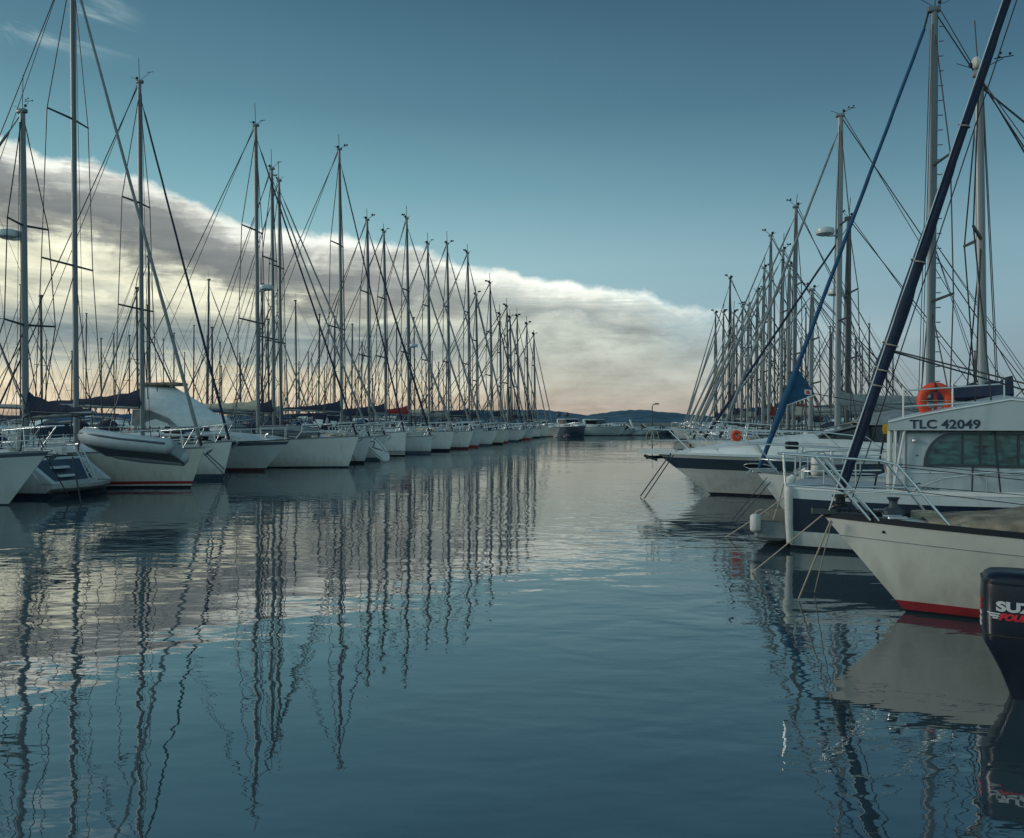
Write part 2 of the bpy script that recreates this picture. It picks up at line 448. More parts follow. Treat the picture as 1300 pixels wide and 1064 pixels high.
def coachroof(root, h, s0, s1, height, wfrac=.62, m=None, win=True, panes=3, wm=None):
    """low cabin trunk with a raked front, from station s0 to s1"""
    def sec(s, k):
        base = h.sp(s, 0, 1); w = max(.2, min(base.y-.28, h.B/2*wfrac)); z = h.sheer(s)
        hh = height*k
        return base.x, w, z, hh
    prof = [(0, .04), (.1, .42), (.22, .72), (.45, .9), (.75, 1.), (.97, 1.), (1., .98)]
    rings = []
    for t, k in prof:
        x, w, z, hh = sec(lerp(s0, s1, t), k)
        rings.append([Vector((x, w, z-.02)), Vector((x, w*.95, z+hh*.8)), Vector((x, w*.84, z+hh*.97)), Vector((x, w*.45, z+hh*1.07)), Vector((x, 0, z+hh*1.1)),
                      Vector((x, -w*.45, z+hh*1.07)), Vector((x, -w*.84, z+hh*.97)), Vector((x, -w*.95, z+hh*.8)), Vector((x, -w, z-.02))])
    mb = MB(); mb.loft(rings); c = mb.build('coachroof', m or M['white'], root, 32)
    if win:
        def sidep(t, v, sd):
            # interpolate along profile
            for i in range(len(prof)-1):
                if prof[i][0] <= t <= prof[i+1][0]:
                    f = (t-prof[i][0])/(prof[i+1][0]-prof[i][0]); k = lerp(prof[i][1], prof[i+1][1], f); break
            x, w, z, hh = sec(lerp(s0, s1, t), k)
            return Vector((x, sd*(lerp(w, w*.95, v)+.006), z-.02+(hh*.8+.02)*v))
        t0, t1 = .26, .93
        for sd in (1, -1):
            for p in range(panes):
                a = lerp(t0, t1, (p+.06)/panes); b = lerp(t0, t1, (p+.94)/panes)
                v1 = .86; v0 = .36
                pts = [sidep(a+.02, v0, sd), sidep(b-.005, v0, sd), sidep(b, .5*(v0+v1), sd), sidep(b-.01, v1, sd), sidep(a+.04, v1, sd), sidep(a, .5*(v0+v1), sd)]
                q = MB(); q.prism(pts, (0, sd*.004, 0)); q.build('window', wm or M['glass'], c, 0)
    return c

def sprayhood(root, h, s, m, height=.75, length=1.1, width=.8, base=.3):
    x = h.sp(s, 0).x; z = h.sheer(s)+base*.55
    rings = []
    for t, k in ((0, .08), (.12, .55), (.35, .9), (.65, 1.), (1., .97)):
        rings.append([Vector((x+length*.5-length*t, width*math.cos(a)*(.93+.07*k), z+height*k*max(0., math.sin(a))**.6)) for a in (math.pi*i/10 for i in range(11))])
    mb = MB(); mb.loft(rings, close=False, caps=False); return mb.build('sprayhood', m, root, 50)

def cockpit(root, h, wheel=True):
    b = MB()
    for sd in (1, -1):
        rings = []
        for s in (.68, .78, .88, .95):
            p = h.sp(s, 0, sd, .30); rings.append([p+Vector((0, 0, -.02)), p+Vector((0, -sd*.04, .24)), p+Vector((0, -sd*.2, .24)), p+Vector((0, -sd*.22, -.02))])
        b.loft(rings)
    b.build('coaming', M['white'], root, 30)
    q = MB(); w = h.hb(.8)-.55; xs = [h.sp(s, 0).x for s in (.69, .95)]; z = h.sheer(.8)+.06
    q.box(xs[1], xs[0], -w, w, z-.05, z, .01); q.build('cockpit_sole', M['teak'], root, 30)
    for sd in (1, -1):
        p = h.sp(.74, .24, sd, .42); MB().loft([[p+Vector((math.cos(a)*rr, math.sin(a)*rr, zz)) for a in (2*math.pi*i/10 for i in range(10))] for rr, zz in ((.075,0),(.06,.05),(.055,.09),(.07,.13))]).build('winch', M['steel'], root)
    if wheel:
        x = h.sp(.87, 0).x; zc = h.sheer(.87)+.62
        b = MB(); b.tube([(x, .42*math.cos(a), zc+.42*math.sin(a)) for a in (2*math.pi*i/20 for i in range(20))], .018, 6, closed=True)
        for i in range(6):
            a = math.pi*i/3; b.tube([(x, 0, zc), (x, .42*math.cos(a), zc+.42*math.sin(a))], .01, 4)
        b.box(x-.02, x+.2, -.11, .11, zc-.62, zc+.12, .03); b.build('wheel_pedestal', M['steel'], root)

def bow_fittings(root, h, anchor=True):
    p = h.sp(0, 0); z = p.z
    b = MB(); b.box(p.x-.35, p.x+.10, -.06, .06, z+.01, z+.05, .01)
    b.build('bow_roller', M['steel'], root)
    if anchor:
        b = MB(); x = p.x+.1
        b.tube([(x-.5, 0, z+.08), (x+.02, 0, z+.07), (x+.12, 0, z-.06)], .022, 6)
        b.prism([(x+.13, 0, z-.04), (x+.02, .13, z-.13), (x-.10, .05, z-.24), (x-.10, -.05, z-.24), (x+.02, -.13, z-.13)], (.03, 0, .03))
        b.build('anchor', M['steel'], root)
    x = h.sp(.08, 0).x; z = h.sheer(.08)
    MB().box(x-.55, x, -.2, .2, z+.02, z+.055, .02).build('anchor_hatch', M['white2'], root)

def stem_frame(px, Y, head):
    X = (px-CX)/F0*Y; return Vector((X, Y, 0)), Vector((math.cos(R(head)), math.sin(R(head)), 0))

def mast_solve(stem, fwd, px):
    s = (px-CX)/F0; a = -fwd
    t = (s*stem.y-stem.x)/(a.x-s*a.y); return t, stem.y+a.y*t

LH, RH = -11.3, 168.7     # headings of boats that lie bow-out in the left and right row

def sailboat(label, px, Y, head, hull, mast_px=None, mast_top=None, mast_aft=None, mast_h=None, mr=.09, mm=None, white=None, stripes=(), bottom=None, top=None,
             cover='cnavy', boomlen=None, genoa='ccream', gr=.05, rail='alu', hood='cnavy', radome=None, spreaders=2, detail=2, group=None, lean=0., rake=.01,
             coach=(.26, .68, .36), deckm=None, frac=.97, antenna=1, steps=False, wires=True, fwd=.12, anchor=True, cat='sailing boat'):
    if detail == 1: head += random.uniform(-2.6, 2.6)
    stem, f = stem_frame(px, Y, head)
    root = thing('sailing_boat', label, cat, stem, head, group)
    h = hull; white = white or M['white']
    h.build(root, white, stripes, bottom, top); h.deck(root, deckm or M['deck'])
    h.rail(root, M[rail] if isinstance(rail, str) else rail)
    coachroof(root, h, coach[0], coach[1], coach[2], m=M['white2'] if detail else white)
    if mast_px is not None:
        t, ym = mast_solve(stem, f, mast_px); mast_aft = t; mast_h = CH+(HY-mast_top)/F0*ym
    s_m = min(.75, max(.12, mast_aft/h.L)); zb = h.sheer(s_m)+coach[2]*.9
    bow = h.sp(0, .06); bow.y = 0; bow.x -= .12
    st = h.sp(.985, .05); st.y = 0
    cm = h.sp(min(.8, s_m+.03), .02, 1, .1)
    mast_parts(root, (-mast_aft, 0, zb), mast_h-zb, mr, Y, mm or M['alu'], rake=rake, lean=lean, spreaders=spreaders, radome=radome, antenna=antenna,
               bow=bow, sternp=st, half=h.B*.30, genoa=M[genoa] if genoa else None, chain=(cm.x, cm.y, cm.z), frac=frac, gr=gr, steps=steps, cover_end=(-mast_aft-3.6) if cover and Y < 60 else None)
    if boomlen is None: boomlen = min(4.2, h.L-mast_aft-1.6)
    boom_parts(root, (-mast_aft-.12, 0, zb+1.05), boomlen, None, M[cover] if cover else None, tall=.72 if cover in ('cnavy', 'cred') else .45, up=.03)
    railwork(root, h, Y, stanch=(.3, .43, .56, .69, .82) if detail > 1 else (.34, .55, .78), fwd=fwd)
    if detail: bow_fittings(root, h, anchor)
    if hood: sprayhood(root, h, coach[1]-.03, M[hood])
    if detail > 1:
        cockpit(root, h)
        x = h.sp(.22, 0).x; z = h.sheer(.22)
        b = MB(); b.box(x-.3, x+.22, -.26, .26, z+.03, z+.09, .03); b.build('hatch', M['glass'], root)
    extras(root, h, Y, coach, int(px*7+Y*13))
    return root, h

def extras(root, h, Y, coach, seed):
    q = random.Random(seed)
    if q.random() < .45:      # bimini on a tube frame over the cockpit
        x0, x1 = h.sp(.74, 0).x, h.sp(.93, 0).x; w = h.hb(.84)*.86; z = h.sheer(.84)+1.45; z0 = h.sheer(.84)
        b = MB(); b.loft([[Vector((x, w*math.cos(a), z+.16*math.sin(a)-dz)) for a in (math.pi*i/8 for i in range(9))] for x, dz in ((x0+.1, .14), (x0, .02), (lerp(x0, x1, .5), -.04), (x1, .02), (x1-.08, .14))], close=False, caps=False)
        bi = b.build('bimini', M[q.choice(['cnavy', 'cblue', 'ccream', 'cgrey', 'cnavy'])], root, 50)
        b = MB()
        for x in (x0, x1): b.tube([(lerp(x0, x1, .5), w, z0), (x, w, z), (x, 0, z+.15), (x, -w, z), (lerp(x0, x1, .5), -w, z0)], .018+.0002*Y, 5)
        b.build('bimini_frame', M['steel'], bi, 60)
    if q.random() < .5:       # sail bag or bundle lashed on the foredeck
        x = h.sp(.17, 0).x; z = h.sheer(.17); b = MB(); n = 9; L_ = q.uniform(.5, .9)
        b.tube([(x-L_+2*L_*i/n, .15*math.sin(i*1.1), z+.16+.03*math.sin(i*2.)) for i in range(n+1)], [.04]+[.15+.03*math.sin(i*1.9) for i in range(n-1)]+[.05], 8)
        b.build('sail_bundle', M[q.choice(['cnavy', 'cgrey', 'ccream', 'cblue', 'cwhite'])], root, 60)
    if q.random() < .6:       # liferaft canister on the coachroof
        x = h.sp(lerp(coach[0], coach[1], .62), 0).x; z = h.sheer(.45)+coach[2]*1.05
        b = MB(); b.box(x-.35, x+.35, -.28, .28, z, z+.24, .08); b.build('liferaft', M['white'], root, 40)
    if q.random() < .7:       # horseshoe buoy and a vent cowl on the rail
        p = h.sp(.955, .42, q.choice((1, -1)), .06); b = MB(); b.tube([(p.x, p.y+.16*math.cos(R(-60+300*i/12)), p.z+.18*math.sin(R(-60+300*i/12))) for i in range(13)], .055, 7); b.build('horseshoe_buoy', M[q.choice(['orange', 'cwhite', 'yellow', 'cwhite'])], root, 60)
    for sd in (1, -1):
        p = h.sp(.30, .0, sd, .55); b = MB(); b.tube([p+Vector((0, 0, .02)), p+Vector((0, 0, .2)), p+Vector((.06, 0, .27)), p+Vector((.14, 0, .27))], [.05, .05, .06, .085], 8); b.build('vent_cowl', M['steel'], root, 60)
    if Y < 40:
        for k in range(2):
            x = h.sp(.1+.05*k, 0).x; z = h.sheer(.1)+.03; b = MB()
            for i in range(4): b.tube([(x+.12*math.cos(a), .25-.5*k+.12*math.sin(a), z+.022*i) for a in (2*math.pi*j/10 for j in range(10))], .014, 5, closed=True)
            b.build('rope_coil', M[q.choice(['ropel', 'roped'])], root)

def std_hull(L, fbb, over, B=None, rake=.25, **k):
    return Hull(L, B or L*.315, (fbb, fbb*.82, fbb*.84), over, rake=rake, **k)

# ------------------------------------------------------------------ LEFT ROW, bow-out along the left pontoon
GL = 'sailing boats moored along the left side of the channel'
B_, W_, K_ = M['black'], M['white'], M['antifoul']
# nearest boat at the frame's left edge
b1, h1 = sailboat('nearest white sailing boat on the left, its steel bow pulpit entering from the frame edge', 10, 19.2, LH, std_hull(10, 1.28, 1.12, wl0=.34),
         mast_aft=4.6, mast_h=13.5, cover='cnavy', genoa=None, stripes=((.0, .03, K_),), bottom=M['antifoul'], group=GL, white=M['white2'], fwd=.42, top=(.93, 1., M['band']))
# third boat: red and black waterline stripes
b3, h3 = sailboat('white sailing boat with red and black waterline stripes beside the grey inflatable dinghy', 242, 24.3, LH, std_hull(11.5, 1.2, .48),
         97, -60, mr=.092, stripes=((.0, .06, B_), (.06, .11, W_), (.11, .20, M['red'])), cover=None, genoa='cgrey', gr=.055, hood='cblue', group=GL, white=M['cream'], bottom=M['darkred'])
b4, h4 = sailboat('white sailing boat with dark blue boot stripe, bow just beyond the red-and-black-striped boat', 283, 27.9, LH, std_hull(10, 1.3, .35),
         181, 105, mr=.09, stripes=((.0, .17, M['band']),), cover='cnavy', genoa='cnavy', gr=.045, group=GL)
b6, h6 = sailboat('large white sailing boat with cream boom cover and grey upturned dinghy on its foredeck', 442, 35.0, LH, std_hull(12, 1.35, .5, wl0=.36),
         328, 160, mr=.098, stripes=((.0, .05, B_), (.05, .09, W_)), cover='ccream', genoa='cnavy', gr=.045, hood=None, group=GL, white=M['white'], radome=7.9)
b7, h7 = sailboat('white sailing boat with a white board hanging at its bow', 482, 41.4, LH, std_hull(10.5, 1.25, .4),
         357, 230, mr=.09, stripes=((.0, .14, M['band']),), cover='cgrey', genoa='cgrey', gr=.055, hood='cnavy', group=GL, white=M['white2'])
b65, h65 = sailboat('white sailing boat squeezed in just beyond the large cream-covered boat, hull mostly hidden', 462, 38.2, LH, std_hull(10, 1.25, .4, B=3.0),
         348, 215, mr=.09, stripes=((.0, .12, M['black']),), cover='cnavy', genoa='cgrey', gr=.05, hood='cgrey', group=GL, white=M['white2'])
b8, h8 = sailboat('white plumb-bowed sailing boat with three dark waterline stripes and tall navy sail cover', 514, 46.4, LH, std_hull(12, 1.4, .06, wl0=.4),
         434, 190, mr=.098, stripes=((.0, .08, B_), (.08, .15, W_), (.15, .2, B_), (.2, .26, W_), (.26, .3, B_)), cover='cnavy', boomlen=4.0, genoa='cnavy', gr=.05, hood='cnavy', group=GL)
rows = [  # stem px, Y, mast px, mast top, cover, hull shade, boot stripe, label
 (549, 50.2, 469, 280, 'cnavy', 'white2', 'band', 'white sailing boat with navy boom cover, next beyond the three-striped plumb-bowed boat'),
 (573, 54.2, 490, 295, 'cnavy', 'white', 'black', 'white sailing boat with navy boom cover, just nearer than the red-covered boat on the left'),
 (592, 58.0, 519, 278, 'cred', 'white', 'darkred', 'white sailing boat with dark red boom cover and radar dome on its mast, left row'),
 (607, 62.0, 545, 310, 'ccream', 'white2', 'red', 'white sailing boat with red waterline and cream boom cover, just beyond the red-covered boat'),
 (622, 66.2, 570, 310, 'cgrey', 'white', 'band', 'white sailing boat with grey boom cover and tall thick mast, left row'),
 (636, 70.6, 596, 322, 'cnavy', 'cream', 'black', 'cream-hulled sailing boat with navy boom cover and black waterline, middle of the left row'),
 (645, 75.0, 606, 375, 'cnavy', 'white2', 'red', 'pale sailing boat with red waterline and a mast shorter than its neighbours, far left row'),
 (656, 79.6, 624, 360, 'cblue', 'white', 'band', 'white sailing boat with bright blue boom cover toward the far end of the left row'),
 (663, 84.0, 636, 400, 'cnavy', 'white', 'black', 'white sailing boat behind the blue-covered one, sixth from the far end of the left row'),
 (671, 88.5, 645, 390, 'ccream', 'white2', 'red', 'pale sailing boat with cream boom cover, fifth from the far end of the left row'),
 (678, 93.0, 649, 404, 'cgrey', 'white', 'band', 'white sailing boat with grey boom cover, fourth from the far end of the left row'),
 (685, 97.4, 658, 402, 'cnavy', 'white', 'black', 'white sailing boat with navy boom cover, third from the far end of the left row'),
 (693, 102., 670, 412, 'cgrey', 'cream', 'band', 'cream sailing boat with grey boom cover, second from the far end of the left row'),
 (700, 106.5, 679, 425, 'cnavy', 'white', 'black', 'small white sailing boat, farthest of the left row, its mast the shortest there'),
]
for i, (px, Y, mpx, mt, cov, hm, bs, lab) in enumerate(rows):
    L_ = 10+random.random()*1.6
    sailboat(lab, px+random.uniform(-3, 3), Y, LH, Hull(L_, L_*random.uniform(.29, .34), (lambda q: (q, q*random.uniform(.76, .9), q*random.uniform(.78, .9)))(1.05+.45*random.random()), random.uniform(.05, .75), rake=random.uniform(-.5, .3), wl0=random.uniform(.26, .42), full=random.uniform(1.8, 2.4)), mpx, mt, mr=.092, stripes=((.0, .15, M[bs]),), cover=cov,
             genoa=random.choice(['cnavy', 'cgrey', 'cgrey']), gr=.07, hood=random.choice(['cnavy', 'cgrey', None]), detail=1, group=GL, white=M[hm], radome=7.5 if i == 2 else None,
             lean=random.uniform(-.004, .004))

# ---- second boat: lies stern-out with an open scoop transom
def stern_out():
    Y = 22.0; f = Vector((math.cos(R(180+LH)), math.sin(R(180+LH)), 0)); st = at(104, 631, Y); st.z = 0
    h = Hull(9.2, 3.1, (1.3, 1.05, 1.02), .6, tw=.78, rake=-.85, wl0=.35)
    root = thing('sailing_boat', 'white sailing boat lying stern-out on the left with open scoop transom and navy sail cover', 'sailing boat', st+f*(h.L), 180+LH, GL)
    h.build(root, M['white2'], ((.0, .12, M['antifoul']),), M['darkred']); h.deck(root, M['deck']); h.rail(root, M['alu'])
    coachroof(root, h, .28, .66, .4, m=M['white2'])
    # scoop: two quarter fins, curved platform, inner transom with ladder and rungs
    L = h.L; w = h.hb(1.)*.92
    b = MB(); out = [Vector((-L-.02+.62*0-.30*math.cos(math.pi*t)*0-.34*math.sin(math.pi*t)-.02, lerp(w, -w, t), .34)) for t in (i/12 for i in range(13))]
    b.loft([[p+Vector((.75, 0, 0)), p+Vector((0, 0, 0)), p+Vector((.02, 0, -.10)), p+Vector((.2, 0, -.22)), p+Vector((.75, 0, -.22))] for p in out]); b.build('swim_platform', M['white2'], root, 40)
    for sd in (1, -1):
        b = MB(); b.prism([(-L-.05, sd*w, .36), (-L+.85, sd*w, 1.0), (-L+1.1, sd*w, 1.0), (-L+1.1, sd*w, .36)], (0, -sd*.16, 0)); b.build('quarter', M['white2'], root, 30)
    zt_ = h.sheer(1.)
    def tr(y, z, off=.012): return Vector((-L+.85*z/zt_-off, y, z))
    MB().prism([tr(w*.72, .40), tr(w*.80, .95), tr(-w*.80, .95), tr(-w*.72, .40)], (-.01, 0, 0)).build('transom_shade_panel', M['band'], root, 0)  # dark panel on the flat transom, painting in the shade of a recess
    for k in range(2): MB().prism([tr(-.1, .50+.22*k, .02), tr(.45, .50+.22*k, .02), tr(.45, .56+.22*k, .02), tr(-.1, .56+.22*k, .02)], (-.14, 0, 0)).build('transom_step', M['white2'], root, 0)
    b = MB()
    for y in (-.55, -.3): b.tube([(-L-.04, y, .30), (-L+.34, y, 1.05), (-L+.5, y, 1.35)], .02, 6)
    for k in range(5): b.tube([(-L+.02+.08*k, -.55, .42+.15*k), (-L+.02+.08*k, -.3, .42+.15*k)], .016, 6)
    b.build('ladder', M['steel'], root)
    t, ym = mast_solve(st+f*h.L, f, 33); hgt = CH+(HY-145)/F0*ym; zb = h.sheer(t/L)+.36
    bow = h.sp(0, .06); bow.y = 0; sp_ = Vector((-L+.6, 0, 1.05)); cm = h.sp(min(.8, t/L+.03), .02, 1, .1)
    mast_parts(root, (-t, 0, zb), hgt-zb, .1, Y, M['alu'], rake=.0, lean=.014, radome=CH+(HY-300)/F0*ym, bow=bow, sternp=None, half=.9, genoa=M['cgrey'], chain=(cm.x, cm.y, cm.z), spreaders=2)
    b = boom_parts(root, (-t-.12, 0, zb+.75), 2.0, None, M['cnavy'], tall=.85, fat=.16)
    railwork(root, h, Y); sprayhood(root, h, .66, M['cblue']); cockpit(root, h)
    b = MB()   # stainless gantry over the stern that the dinghy hangs from
    for sd in (1, -1):
        b.tube([(-L+1.0, sd*1.05, 1.0), (-L+.9, sd*1.05, 2.1), (-L+.7, sd*1.0, 2.25), (-L-.45, sd*.9, 2.2)], .02, 8)
    b.tube([(-L+.9, 1.05, 2.1), (-L+.85, 0, 2.25), (-L+.9, -1.05, 2.1)], .018, 6)
    b.tube([(-L-.45, .9, 2.2), (-L-.45, -.9, 2.2)], .02, 6); b.build('davit_frame', M['alud'], root, 60)
    for sd in (1, -1): MB().tube([(-L-.42, sd*.85, 2.2), (-L-.25, sd*.75, 1.45)], .012, 5).build('davit_fall', M['roped'], root)
    return root
b2 = stern_out()

# inflatable dinghy hanging across that stern
def dinghy(label, name='inflatable_dinghy', length=2.6, width=1.35, r=.2, loc=(0,0,0), rz=0, tilt=(0,0), flip=False, m=None, group=None):
    root = thing(name, label, 'dinghy', loc, rz, group); root.rotation_euler[0] = R(tilt[0])+(math.pi if flip else 0); root.rotation_euler[1] = R(tilt[1])
    L, w = length/2, width/2-r
    path = [(-L, w, 0), (-L+.12, w, 0), (0, w, .0), (L*.45, w, .03), (L*.75, w*.75, .10), (L*.93, w*.32, .17), (L*.97, 0, .19)]
    path += [(x, -y, z) for x, y, z in reversed(path[:-1])]
    rr = [r*.25, r*.9]+[r]*9+[r*.9, r*.25]
    MB().tube(path, rr, 14).build('tube', m or M['hypalon'], root, 60)
    # rubbing strake along the outer face of the tube
    sp_ = [(x+(r*.98 if abs(y) < .1 else r*.55 if abs(y) < w*.8 else 0), y+math.copysign(r*.99, y)*(1 if abs(y) >= w*.8 else .72) if abs(y) > .02 else 0, z) for x, y, z in path[1:-1]]
    MB().tube(sp_, .028, 6).build('rubbing_strake', M['band'], root, 60)
    MB().box(-L+.05, L*.7, -w, w, -.17, -.11, .02).build('floor', M['cgrey'], root)
    MB().box(-L+.1, -L+.15, -w, w, -.15, .22, .01).build('transom', M['greydeck'], root)
    MB().box(-.2, .05, -w-.1, w+.1, .08, .12, .01).build('thwart', M['teak'], root)
    return root
c = at(168, 569, 21.2)
dinghy('grey inflatable dinghy with blue strake hanging across the stern of stern-out boat', loc=c, rz=172, length=2.75, width=1.3, r=.23, tilt=(24, -5))
c = at(366, 543, 36.6)
dinghy('grey dinghy lying upside down on a foredeck behind the steel pulpit', loc=(c.x, c.y, c.z-.12), rz=LH, length=2.7, width=1.4, r=.24, flip=True, m=M['cgrey'])

# white board with dark lines hanging at a bow
def board():
    o = thing('paddle_board', 'white board with dark stripes hung slanting from a bow over the water', 'paddle board', at(475, 566, 39.2), 0)
    o.rotation_euler = (R(74), R(46), R(10))
    ring = lambda z, k: [(1.0*k*math.cos(a)*abs(math.cos(a))**-.3 if abs(math.cos(a)) > 1e-3 else 0, .33*k*math.sin(a), z) for a in (2*math.pi*i/28 for i in range(28))]
    MB().loft([ring(-.05, .9), ring(-.03, 1), ring(.03, 1), ring(.05, .9)]).build('board', M['cwhite'], o)
    b = MB()
    for pts in ([(-.5, -.12), (-.1, .14)], [(-.1, .14), (.0, -.12)], [(0, -.12), (.45, .12)]):
        b.tube([(p[0], p[1], .056) for p in pts], .022, 5)
    for sd in (1, -1): b.tube([(-.75, sd*.2, .056), (0, sd*.26, .056), (.7, sd*.2, .056)], .012, 5)
    b.build('stripe', M['letter'], o)
board()

def sail_bags():
    for k, (px, py, s, lab) in enumerate(((405, 534, 1., 'larger left one of two pointed navy sail bags hung on a pulpit'), (423, 535, .8, 'smaller right one of two pointed navy sail bags hung on a pulpit'))):
        c = at(px, py, 35.2); o = thing('sail_bag', lab, 'sail bag', c, LH, 'navy sail bags hung on the pulpit')
        pts = [(-.35*s, 0, .34*s), (.38*s, 0, .3*s), (.3*s, 0, -.02), (.1*s, 0, -.38*s), (-.2*s, 0, .02)]
        mb = MB(); mb.loft([[Vector(p)+Vector((0, .0, 0)) for p in pts], [Vector(p)*.9+Vector((0, -.12, 0)) for p in pts]]); mb.build('bag', M['cnavy'], o, 40)
        MB().loft([[Vector(p)*.55+Vector((.06, -.10, -.12)) for p in pts], [Vector(p)*.5+Vector((.06, -.135, -.12)) for p in pts]]).build('panel', M['cwhite'], o)
sail_bags()

# ------------------------------------------------------------------ motor boats
def motorboat(label, stem, head, L=8.5, B=2.9, fb=1.25, over=1.0, white=None, band=None, style='canopy', group=None, detail=1, Y=30, flip=False, bottom=None, domes=0, cover=None):
    root = thing('motor_boat', label, 'motor boat', stem, head, group)
    h = Hull(L, B, (fb, fb*.86, fb*.78), over, tw=.88, rake=.1, wl0=.22, full=2.3, flare=1.1)
    h.build(root, white or M['white2'], ((.0, .12, band or M['band']),), bottom or M['antifoul'], (.86, .96, M['band']) if band else None)
    h.deck(root, M['white2'], camber=.12); h.rail(root, M['rubber'], .04, .04, 'rubbing_strake')
    z = h.sheer(.4)
    # foredeck moulding, windscreen, cockpit sides
    coachroof(root, h, .12, .5, .45, .8, M['white2'], win=True, panes=2)
    def ringx(x, w, z0, z1, k=.8): return [Vector((x, w, z0)), Vector((x, w*k, z1)), Vector((x, -w*k, z1)), Vector((x, -w, z0))]
    xw = h.sp(.42, 0).x; xe = h.sp(.78, 0).x; w = B*.42; zt = z+.38
    b = MB(); b.loft([ringx(xw+.25, w*.85, zt-.2, zt-.02, .98), ringx(xw-.55, w*.82, zt-.2, zt+.62, .86), ringx(xw-.75, w*.82, zt-.2, zt+.64, .86)]); ws = b.build('windscreen', M['glass'], root, 20)
    b = MB(); b.box(xe-.6, xw-.7, -w, w, z-.05, zt+.02, .06); b.build('cabin_side', M['white2'], root, 30)
    if style == 'canopy':
        b = MB(); b.loft([[Vector((x, w*math.cos(a), zt+hh*max(0, math.sin(a))**.7)) for a in (math.pi*i/10 for i in range(11))] for x, hh in ((xw-.3, .15), (xw-.7, .75), (lerp(xw, xe, .5), 1.05), (xe, .95), (xe-.6, .45), (xe-.9, .05))], close=False, caps=False)
        b.build('canopy', cover or M['cwhite'], root, 50)
    elif style == 'hardtop':
        b = MB(); b.box(xe, xw-.55, -w*.86, w*.86, zt+.62, zt+.74, .05); b.build('roof', M['white'], root, 30)
        for sd in (1, -1):
            b = MB(); b.prism([(xe+.1, sd*w*.86, zt), (xe+.5, sd*w*.86, zt), (xe+.3, sd*w*.86, zt+.64), (xe+.02, sd*w*.86, zt+.64)], (0, -sd*.08, 0)); b.build('pillar', M['white'], root)
            b = MB(); b.prism([(xw-.8, sd*w*.84, zt+.03), (xe+.6, sd*w*.84, zt+.03), (xe+.6, sd*w*.82, zt+.56), (xw-.85, sd*w*.82, zt+.56)], (0, sd*.01, 0)); b.build('window', M['glass'], root, 0)
    elif style == 'arch':
        b = MB(); b.tube([(xe, w, zt-.1), (xe-.35, w*.95, zt+.9), (xe-.45, w*.7, zt+1.12), (xe-.45, -w*.7, zt+1.12), (xe-.35, -w*.95, zt+.9), (xe, -w, zt-.1)], .09, 8, flat=1.6); b.build('radar_arch', M['white'], root, 50)
    elif style == 'fly':
        b = MB(); b.box(xe-.8, xw-.3, -w*.9, w*.9, zt+.55, zt+.68, .05); b.build('roof', M['white'], root, 30)
        b = MB(); b.loft([ringx(xw-1.0, w*.7, zt+.68, zt+.75), ringx(xw-1.5, w*.75, zt+.68, zt+1.2), ringx(xe-.2, w*.75, zt+.68, zt+1.15)]); b.build('flybridge', M['white'], root, 30)
        for sd in (1, -1):
            b = MB(); b.prism([(xw-.8, sd*w*.88, zt+.03), (xe-.3, sd*w*.88, zt+.03), (xe-.3, sd*w*.86, zt+.5), (xw-.9, sd*w*.86, zt+.5)], (0, sd*.01, 0)); b.build('window', M['glass'], root, 0)
            MB().box(xe-.75, xe-.65, sd*w*.85-.05, sd*w*.85+.05, z, zt+.56, .01).build('pillar', M['white'], root)
    for k in range(domes):
        b = MB(); b.ball((xe-.2, (-.9+1.8*k)*.7, zt+1.35), .34, n=12, m=8); b.build('radar_dome', M['alud'], root)
    # bow rail
    r = max(.014, .0004*Y); b = MB()
    ss = (.5, .36, .22, .1, .02); top = [h.sp(s, .5*(.3+.7*min(1, (.55-s)*4)), 1, .08) for s in ss]
    path = top+[Vector((p.x, -p.y, p.z)) for p in reversed(top)]; b.tube(path, r, 6)
    for s, t in zip(ss, top):
        for sd in (1, -1):
            q = h.sp(s, 0, sd, .06); b.tube([q, (t.x, sd*t.y, t.z)], r*.8, 5)
    b.build('bow_rail', M['steel'], root, 60)
    return root, h
# fifth in the left row: motor boat under a white cover
s_, _f = stem_frame(335, 32.4, LH)
motorboat('white motor boat with sharp dark-bottomed bow under a peaked white canopy in the left row', s_, LH, L=8.6, B=3.0, fb=1.25, over=1.15, white=M['white2'], band=M['darkred'], style='none', Y=32, bottom=M['darkred'])
def white_tent():
    # boom tent with a grey skirt, on the neighbour's cockpit
    o = thing('boat_cover', 'peaked white winter cover with grey side panel stretched over a boat', 'boat cover', at(222, 541, 30.0), LH)
    prof = [(-1.15, .95, 1.55, .25), (-.9, 1.1, 1.6, .3), (0, 1.2, 1.45, .25), (.9, 1.1, .95, .2), (1.5, .75, .55, .15), (2.2, .3, .3, .06)]
    rings = []
    for x, w, t, r in prof: rings.append([Vector((x, w, 0)), Vector((x, w*.9, t*.45)), Vector((x, r*.8, t*.96)), Vector((x, 0, t)), Vector((x, -r*.8, t*.96)), Vector((x, -w*.9, t*.45)), Vector((x, -w, 0))])
    MB().loft(rings).build('cover', M['cwhite'], o, 25)
    MB().prism([(-1.0, -1.11, .02), (.85, -1.12, .02), (.5, -1.12, .30), (-.2, -1.2, .58), (-.95, -1.09, .6)], (0, -.015, 0)).build('side_panel', M['cgrey'], o, 0)
    MB().box(-1.3, .3, -.4, .4, 1.5, 1.62, .03).build('top_pad', M['tarp'], o)
white_tent()

